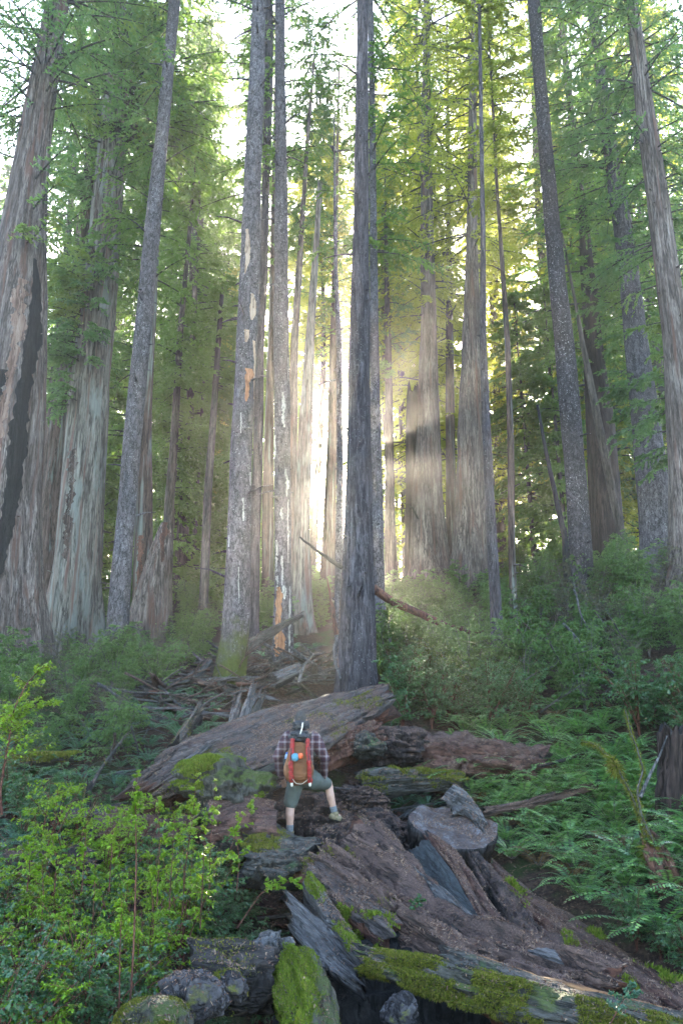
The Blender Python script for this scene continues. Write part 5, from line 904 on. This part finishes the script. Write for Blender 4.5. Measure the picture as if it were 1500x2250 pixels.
def shard_proto(seed, L, w, t, mat):
    rg = np.random.default_rng(seed); n, m = 24, 12; u = np.linspace(0, 1, n); th = np.linspace(0, 6.2832, m, endpoint=False); jg = rg.uniform(-.14, .14, m)
    W = w*(.35+.65*np.sin(np.pi*np.clip(u*.8+.12, 0, 1)))[:, None]; X = (u[:, None]-.5)*L+np.where((u[:, None] < .1) | (u[:, None] > .9), jg[None]*L, 0)
    P = np.stack([X, W*np.sign(np.cos(th))*np.abs(np.cos(th))**.6, t*np.sin(th)*np.ones((n, 1))], -1); P += .25*w*fbm(np.stack([X*3, P[..., 1]*14, P[..., 2]*14], -1), 3, seed)[..., None]*np.array((0, .5, 1)); V = P.reshape(-1, 3)
    i = np.arange(n-1)[:, None]*m; j = np.arange(m)[None]; k = (j+1) % m; F = np.stack([i+j, i+k, i+m+k, i+m+j], -1).reshape(-1, 4)
    V = np.vstack([V, V[:m].mean(0), V[-m:].mean(0)]); a = j[0]; b = k[0]; nv = n*m; T = np.vstack([np.stack([b, a, np.full(m, nv)], -1), np.stack([nv-m+a, nv-m+b, np.full(m, nv+1)], -1)])
    mb = MB(); Rm = np.array(((0, 0, 1.), (0, 1, 0), (-1, 0, 0))); mb.add(V@Rm.T, F); mb.F3.append(T); mb.m3.append(np.zeros(len(T), np.int32)); o = mb.build('wood_shard', M[mat], None, True); return o
SH = [shard_proto(500+q, [.5, .8, .35, .65, .28, 1.0][q], [.07, .09, .08, .05, .06, .06][q], [.02, .03, .03, .018, .025, .02][q], ['wood_grey', 'wood_litter', 'wood_red', 'wood_moss_dim', 'wood_dark', 'wood_grey'][q]) for q in range(6)]
_used = set()
def shards(poly, n, mind, label, group, smin=.7, smax=1.3, lift=.05, zf=None):
    for X, Y in scatter(poly, n, mind, rng):
        q = int(rng.integers(0, 6)); o = SH[q] if q not in _used else SH[q].copy()
        if q in _used: C.objects.link(o)
        _used.add(q); s = rng.uniform(smin, smax); o.location = (X, Y, Hs(X, Y)+rng.uniform(.01, lift)+(0 if zf is None else zf)); o.scale = (s, s, s); o.rotation_euler = (rng.uniform(-.3, .3), math.pi/2+rng.uniform(-.35, .35), rng.uniform(0, 6.28)); tag(o, label, 'wood', group)
shards([(740, 1650), (940, 1640), (1010, 1790), (880, 1860), (780, 1760)], 60, .1, 'broken shard of wood on the ground right of the hiker', 'wood shards right of the hiker', .6, 1.3)
shards([(300, 1530), (460, 1460), (760, 1440), (800, 1510), (560, 1560), (400, 1620)], 80, .12, 'broken shard of wood in the brush pile', 'wood shards of the brush pile', .9, 1.8, .3)
shards([(380, 1800), (600, 1840), (640, 2000), (620, 2150), (400, 2150)], 26, .14, 'broken shard of wood left of the great log', 'wood shards left of the great log', .6, 1.2)
shards([(600, 1640), (760, 1640), (760, 1740), (580, 1750)], 24, .1, 'broken shard of wood under the tilted slab', 'wood shards under the slab', .5, 1)

# ------------------------------------------------------------------ needle litter (nobody could count it)
def litter():
    rg = np.random.default_rng(99); Vs = []
    def slivers(p, nrm_, l, w):
        n = len(p); d = norm(np.cross(nrm_, rg.normal(0, 1, (n, 3))))+nrm_*rg.normal(0, .22, (n, 1)); s = norm(np.cross(d, nrm_)); l = l*rg.uniform(.4, 1.6, (n, 1)); w = w*rg.uniform(.5, 1.6, (n, 1)); c = p+nrm_*.006*rg.uniform(.3, 1.8, (n, 1))
        Vs.append(np.stack([c-d*l, c+s*w, c+d*l, c-s*w], 1).reshape(-1, 3))
    for ft, fn, ar, dens in SURF:
        w = ar*np.clip(fn[:, 2]-.25, 0, 1)*(.25+(fbm(ft.mean(1)*2, 3, 3) > -.1)); n = int(min(26000, w.sum()*5200*dens))
        if n < 10: continue
        i = rg.choice(len(w), n, p=w/w.sum()); u = rg.random((n, 1)); v = rg.random((n, 1)); f = ft[i]; p = (f[:, 0]*(1-u)+f[:, 1]*u)*(1-v)+(f[:, 3]*(1-u)+f[:, 2]*u)*v
        slivers(p, fn[i], .016, .0035)
    n = 90000; X = rg.uniform(-6.5, 7.5, n); Y = 4.5+14*rg.random(n)**1.1; Z = H(X, Y); slivers(np.c_[X, Y, Z+.004], norm(np.c_[rg.normal(0, .25, (n, 2)), np.ones(n)]), .026, .006)
    V = np.concatenate(Vs); o = MB().add(V, np.arange(len(V)).reshape(-1, 4)).build('needle_litter', M['litter']); tag(o, kind='stuff')
litter()
# ------------------------------------------------------------------ the hiker
def plaid_mat():
    m, nt, out = new_mat('plaid'); tc = N(nt, 'TexCoord'); sp = N(nt, 'SeparateXYZ'); nt.links.new(tc.outputs['Object'], sp.inputs[0])
    def band(ax, per, wd, off=0.0):
        f = math_(nt, 'FRACT', math_(nt, 'ADD', math_(nt, 'DIVIDE', sp.outputs[ax], per), off)); return math_(nt, 'LESS_THAN', f, wd)
    hx_ = math_(nt, 'ADD', band('X', .095, .3), band('Z', .095, .3)); col = mixc(nt, math_(nt, 'MULTIPLY', hx_, .5), (.045, .012, .018), (.21, .17, .18))
    col = mixc(nt, math_(nt, 'MULTIPLY', math_(nt, 'ADD', band('X', .095, .12, .45), band('Z', .095, .12, .45)), .45), col, (.015, .015, .03))
    nz_ = noise(nt, mapping(nt, (1, 1, 1)), 9, 3, .6); bm = N(nt, 'Bump', Strength=.7, Distance=.03); nt.links.new(nz_, bm.inputs['Height'])
    p = N(nt, 'BsdfPrincipled', Roughness=.9); nt.links.new(col, p.inputs['Base Color']); nt.links.new(bm.outputs[0], p.inputs['Normal']); nt.links.new(p.outputs[0], out.inputs[0]); return m
def cloth(name, c, rough=.85, sc_=14, var=.35, bump=.5):
    m, nt, out = new_mat(name); n = noise(nt, mapping(nt, (1, 1, 1)), sc_, 4, .6)
    col = ramp(nt, n, [(.3, tuple(v*(1-var) for v in c)), (.7, tuple(min(1, v*(1+var)) for v in c))]).outputs[0]
    p = N(nt, 'BsdfPrincipled', Roughness=rough); nt.links.new(col, p.inputs['Base Color']); bm = N(nt, 'Bump', Strength=bump, Distance=.02); nt.links.new(n, bm.inputs['Height'])
    nt.links.new(bm.outputs[0], p.inputs['Normal']); nt.links.new(p.outputs[0], out.inputs[0]); return m
M['plaid'] = plaid_mat(); M['skin'] = cloth('skin', (.42, .25, .19), .55, 20, .12, .1); M['hair'] = cloth('hair', (.035, .03, .028), .8, 60, .5, .8)
M['shorts'] = cloth('shorts', (.075, .088, .08), .9, 8, .2); M['sock'] = cloth('sock', (.14, .15, .16), .95, 50, .3); M['boot'] = cloth('boot', (.16, .13, .075), .8, 25, .4)
M['sole'] = cloth('sole', (.03, .028, .025), .8, 30, .3); M['tan'] = cloth('tan', (.15, .058, .02), .8, 9, .25); M['red'] = cloth('red', (.28, .016, .012), .7, 30, .5, 1); M['black'] = cloth('black', (.012, .013, .017), .55, 14, .4, 1)
M['cyan'] = cloth('cyan', (.05, .2, .29), .6, 10, .15); M['orange'] = cloth('orange', (.6, .10, .025), .5, 10, .15); M['buckle'] = cloth('buckle', (.55, .5, .42), .6, 10, .1); M['clear'] = cloth('clear', (.22, .3, .45), .25, 10, .2, .1); M['bluecap'] = cloth('bluecap', (.02, .09, .35), .4, 10, .1, .1)

HO = at(668, 1840, 11.6)
def skin_mesh(J, E, root='pelvis'):
    """tapered limbs between the joints; fuse() melts them into one skin"""
    Vs, Fs, n = [], [], 0
    for p, q in E:
        (A_, ra), (B_, rb) = J[p], J[q]; t = np.linspace(0, 1, 9)[:, None]; r = ra+(rb-ra)*t[:, 0]; V, F = tube_np(np.asarray(A_)*(1-t)+np.asarray(B_)*t, r, 20); Vs.append(V-HO); Fs.append(F+n); n += len(V)
    for k in J:
        V, F = sph(J[k][0], (J[k][1],)*3, 1, 3); Vs.append(V); Fs.append(F+n); n += len(V)
    return np.concatenate(Vs), np.concatenate(Fs)
def fuse(name, parts, voxel, mat, parent, smooth=6):
    bm = bmesh.new(); 
    for V, F in parts:
        vs = [bm.verts.new(v) for v in V]
        for f in F:
            try: bm.faces.new([vs[i] for i in dict.fromkeys(int(x) for x in f)])
            except ValueError: pass
    me = bpy.data.meshes.new(name); bm.to_mesh(me); bm.free(); o = bpy.data.objects.new('tmp', me); C.objects.link(o)
    r = o.modifiers.new('r', 'REMESH'); r.mode = 'VOXEL'; r.voxel_size = voxel; r.use_smooth_shade = True; r.adaptivity = 0; s = o.modifiers.new('s', 'SMOOTH'); s.iterations = smooth; s.factor = .5
    dg = bpy.context.evaluated_depsgraph_get(); m2 = bpy.data.meshes.new_from_object(o.evaluated_get(dg)); bpy.data.objects.remove(o)
    m2.name = name; m2.materials.clear(); q = obj(name, m2, M[mat], parent); return q
def sph(c, s, p=1.0, sub=4, rot=None):
    V, F = _ico[sub]; V = np.sign(V)*np.abs(V)**p; V = V*np.asarray(s)
    if rot is not None: V = V@np.array(Matrix.Rotation(rot[0], 3, rot[1])).T
    return V+np.asarray(c)-HO, np.c_[F, F[:, 2]]
def figure():
    a = lambda x, y, Y: at(x, y, Y)
    root = empty('person', HO); tag(root, 'hiker in plaid shirt and grey green shorts, back turned, one boot raised', 'person')
    J = dict(pelvis=(a(668, 1704, 11.58), .13), spine=(a(665, 1672, 11.52), .125), chest=(a(661, 1640, 11.47), .15), nb=(a(660, 1610, 11.5), .075), neck=(a(660, 1600, 11.52), .058), hd=(a(660, 1589, 11.53), .06),
             shl=(a(634, 1621, 11.5), .07), shr=(a(688, 1621, 11.5), .07), ell=(a(608, 1664, 11.5), .045), elr=(a(714, 1666, 11.5), .045), wrl=(a(618, 1706, 11.66), .03), wrr=(a(711, 1704, 11.7), .03), hal=(a(624, 1718, 11.74), .032), har=(a(708, 1715, 11.8), .032),
             hil=(a(650, 1716, 11.58), .098), kl=(a(638, 1769, 11.62), .06), cl=(a(637, 1792, 11.57), .058), al=(a(637, 1830, 11.58), .038), fl=(a(639, 1846, 11.72), .02),
             hir=(a(688, 1714, 11.6), .098), kr=(a(721, 1722, 11.98), .06), cr=(a(726, 1750, 11.93), .057), ar=(a(735, 1788, 11.95), .038), fr=(a(749, 1796, 11.99), .02))
    E = [('pelvis', 'spine'), ('spine', 'chest'), ('chest', 'nb'), ('nb', 'neck'), ('neck', 'hd'), ('chest', 'shl'), ('chest', 'shr'), ('shl', 'ell'), ('ell', 'wrl'), ('wrl', 'hal'), ('shr', 'elr'), ('elr', 'wrr'), ('wrr', 'har'),
         ('pelvis', 'hil'), ('hil', 'kl'), ('kl', 'cl'), ('cl', 'al'), ('al', 'fl'), ('pelvis', 'hir'), ('hir', 'kr'), ('kr', 'cr'), ('cr', 'ar'), ('ar', 'fr')]
    hc = a(660, 1582, 11.54); parts = [skin_mesh(J, E), sph(hc+np.array((0, 0, .01)), (.078, .098, .112)), sph(hc+np.array((0, .035, -.06)), (.056, .06, .055)), sph(hc+np.array((0, .1, -.02)), (.014, .02, .026)),
             sph(hc+np.array((.08, .0, -.01)), (.012, .02, .032)), sph(hc+np.array((-.08, .0, -.01)), (.012, .02, .032)), sph(hc+np.array((0, .095, -.065)), (.028, .01, .008)), sph(hc+np.array((.03, .09, .005)), (.013, .01, .009)), sph(hc+np.array((-.03, .09, .005)), (.013, .01, .009))]
    for h, sg in (('hal', 1), ('har', -1)):       # fingers resting on the thighs
        c = J[h][0]
        for k in range(4):
            b = c+np.array((sg*(-.028+.019*k), .02, -.02)); l = (.062, .07, .066, .052)[k]; P = np.array([b, b+np.array((0, .02, -.5))*l*1.0, b+np.array((0, .5, -.9))*l]); V, F = tube_np(P, [.0105, .0095, .008], 8); parts.append((V-HO, F))
        b = c+np.array((sg*-.03, 0, 0)); V, F = tube_np(np.array([b, b+np.array((-sg*.028, .02, -.02)), b+np.array((-sg*.035, .035, -.045))]), [.012, .011, .009], 8); parts.append((V-HO, F))
    body = fuse('body', parts, .007, 'skin', root, 4)
    hr = fuse('hair', [sph(hc+np.array((0, -.012, .018)), (.084, .096, .108)), sph(hc+np.array((0, -.04, -.045)), (.06, .05, .06))], .008, 'hair', root, 3)
    Js = {k: (J[k][0], r) for k, r in dict(pelvis=.15, spine=.148, chest=.172, nb=.085, shl=.098, shr=.098, ell=.066, elr=.066, wrl=.05, wrr=.05).items()}
    Es = [e for e in E if e[0] in Js and e[1] in Js]; V, F = skin_mesh(Js, Es); V = V+.012*fbm(V*np.array((12, 12, 8)), 3, 4)[:, None]*np.array((1, 1, .3)); fuse('shirt', [(V, F)], .009, 'plaid', root, 5)
    Jt = dict(pelvis=(J['pelvis'][0], .165), hil=(J['hil'][0], .125), kl=(a(639, 1762, 11.61), .100), hir=(J['hir'][0], .125), kr=(a(714, 1721, 11.93), .097)); Et = [('pelvis', 'hil'), ('hil', 'kl'), ('pelvis', 'hir'), ('hir', 'kr')]
    V, F = skin_mesh(Jt, Et); V = V+.010*fbm(V*9, 3, 6)[:, None]; fuse('shorts', [(V, F)], .009, 'shorts', root, 5)
    for k, c, f in (('al', 'cl', 'fl'), ('ar', 'cr', 'fr')):
        A_, B_, T_ = J[k][0], J[c][0], J[f][0]; u = norm(B_-A_); V, F = tube_np([A_-u*.02, A_+u*.03, A_+u*.075, A_+u*.105], [.047, .046, .050, .050], 16); MB().add(V-HO, F).build('sock', M['sock'], root, True)
        h = norm((T_-A_)*np.array((1, 1, .55))); base = A_-np.array((0, 0, .045)); w = norm(np.cross(h, (0, 0, 1.)))
        upv = norm(np.cross(w, h)); parts = []
        for (d, z, sx, sy, sz) in ((-.02, 0, .055, .065, .052), (.06, -.004, .054, .08, .046), (.14, -.012, .054, .062, .038), (-.01, .05, .056, .058, .042)):
            V, F = _ico[4]; P = V[:, :1]*w*sx+V[:, 1:2]*h*sy+V[:, 2:]*upv*sz+base+h*d+upv*z; parts.append((P-HO, np.c_[F, F[:, 2]]))
        bt = fuse('boot', parts, .007, 'boot', root, 3)
        V, F = tube_np([base+h*(-.06)-upv*.038, base+h*(-.03)-upv*.038, base+h*.07-upv*.038, base+h*.14-upv*.038, base+h*.175-upv*.034], [.028, .042, .041, .043, .028], 14, True, .3); MB().add(V-HO, F).build('sole', M['sole'], bt, True)
    # the pack he carries
    PO = a(656, 1722, 11.2); bp = empty('backpack', PO); tag(bp, 'tan and red rolltop backpack worn by the hiker', 'backpack')
    def pk(name, c, s, mat, p=.7, n=.08, sub=5, par=None, sd=1, fq=3):
        V, F = _ico[sub]; P = np.sign(V)*np.abs(V)**p; P = P*(1+n*fbm(V*fq+sd, 4, sd)[:, None])*np.asarray(s); return MB().add(P+np.asarray(c)-PO, F).build(name, M[mat], par or bp, True)
    V, F = _ico[6]; P = np.sign(V)*np.abs(V)**.62; wz = np.interp(P[:, 2], [-1, -.2, .3, 1], [.19, .205, .155, .125]); P = np.c_[P[:, 0]*wz, P[:, 1]*np.interp(P[:, 2], [-1, 1], [.13, .095]), P[:, 2]*.27]*(1+.06*fbm(V*3.5, 4, 3)[:, None])
    MB().add(P+a(656, 1677, 11.2)-PO, F).build('pack_body', M['tan'], bp, True)
    pk('bottom_pocket', a(656, 1692, 11.12), (.185, .085, .13), 'tan', .7, .09, sd=5)
    pk('lid', a(659, 1618, 11.22), (.138, .10, .075), 'black', .75, .16, sd=6); pk('rolled_bag', a(661, 1594, 11.27), (.11, .075, .065), 'black', .8, .25, sd=7)
    for x0, x1, s in ((643, 638, 1), (676, 678, 2)):
        P = resample([a(x0, 1624, 11.1), a(x0-1 if s == 1 else x0, 1650, 11.05), a(x1+1, 1680, 11.0), a(x1+2, 1710, 11.03), a(x1+4, 1717, 11.1)], 40); r = .042+.007*vnoise(np.c_[np.arange(40)*.6, np.zeros(40), np.zeros(40)], s)
        V, F = tube_np(P, r, 12, True, .7); V = V+.006*fbm(V*30, 2, s)[:, None]; MB().add(V-PO, F).build('side_pocket', M['red'], bp, True)
        V, F = tube_np(resample([a(x0, 1612, 11.2), a(x0, 1628, 11.07), a(x1, 1665, 10.97), a(x1+3, 1715, 11.0)], 30), np.full(30, .007), 6); MB().add(V-PO, F).build('strap', M['black'], bp, True)
        pk('buckle', a(x1+3, 1723, 11.05), (.018, .012, .03), 'buckle', .8, .1, 4, sd=s)
    V, F = tube_np(resample([a(665, 1588, 11.17), a(664, 1598, 11.14), a(661, 1608, 11.12), a(659, 1615, 11.12)], 16), np.full(16, .009), 8); MB().add(V-PO, F).build('hose', M['buckle'], bp, True)
    pk('pouch', a(648, 1664, 10.98), (.048, .04, .052), 'cyan', .85, .06, 4, sd=8); c = pk('stuff_sack', a(660, 1661, 10.98), (.034, .026, .034), 'orange', .7, .12, 4, sd=9); c.data['x'] = 1
    V, F = tube_np([a(629, 1668, 11.2), a(630, 1659, 11.2), a(630, 1656, 11.2)], [.024, .024, .013], 14); bo = MB().add(V-PO, F).build('bottle', M['clear'], bp, True)
    V, F = tube_np([a(630, 1657, 11.2), a(630.5, 1653, 11.2)], [.015, .015], 12); MB().add(V-PO, F).build('cap', M['bluecap'], bo, True)
    V, F = tube_np(resample([a(643, 1712, 11.0), a(650, 1722, 10.98), a(664, 1723, 10.98), a(676, 1713, 11.0)], 16), np.full(16, .003), 5); MB().add(V-PO, F).build('cord', M['buckle'], bp, True)
    for s in (-1, 1):
        c = a(661+s*22, 1628, 11.32); V, F = tube_np(resample([a(661+s*20, 1616, 11.3), a(661+s*24, 1609, 11.5), a(661+s*24, 1625, 11.68), a(661+s*24, 1660, 11.66), a(661+s*28, 1680, 11.5)], 24), np.full(24, .02), 8, True, .5); MB().add(V-PO, F).build('shoulder_strap', M['black'], bp, True)
figure()

# ------------------------------------------------------------------ the air
def haze():
    m, nt, out = new_mat('haze'); v = N(nt, 'VolumePrincipled'); v.inputs['Density'].default_value = HAZE
    v.inputs['Color'].default_value = (1, .97, .93, 1); v.inputs['Anisotropy'].default_value = .79
    nt.links.new(v.outputs[0], out.inputs['Volume'])
    zlo = float(gz.min())-1.0; b = [-151, -21, zlo, 151, 97, 82]
    V = [(b[i], b[j], b[k]) for k in (2, 5) for j in (1, 4) for i in (0, 3)]
    F = [(0, 2, 3, 1), (4, 5, 7, 6), (0, 1, 5, 4), (2, 6, 7, 3), (0, 4, 6, 2), (1, 3, 7, 5)]
    o = obj('haze', mesh_np('haze', np.array(V), np.array(F)), m); tag(o, kind='stuff')
haze()
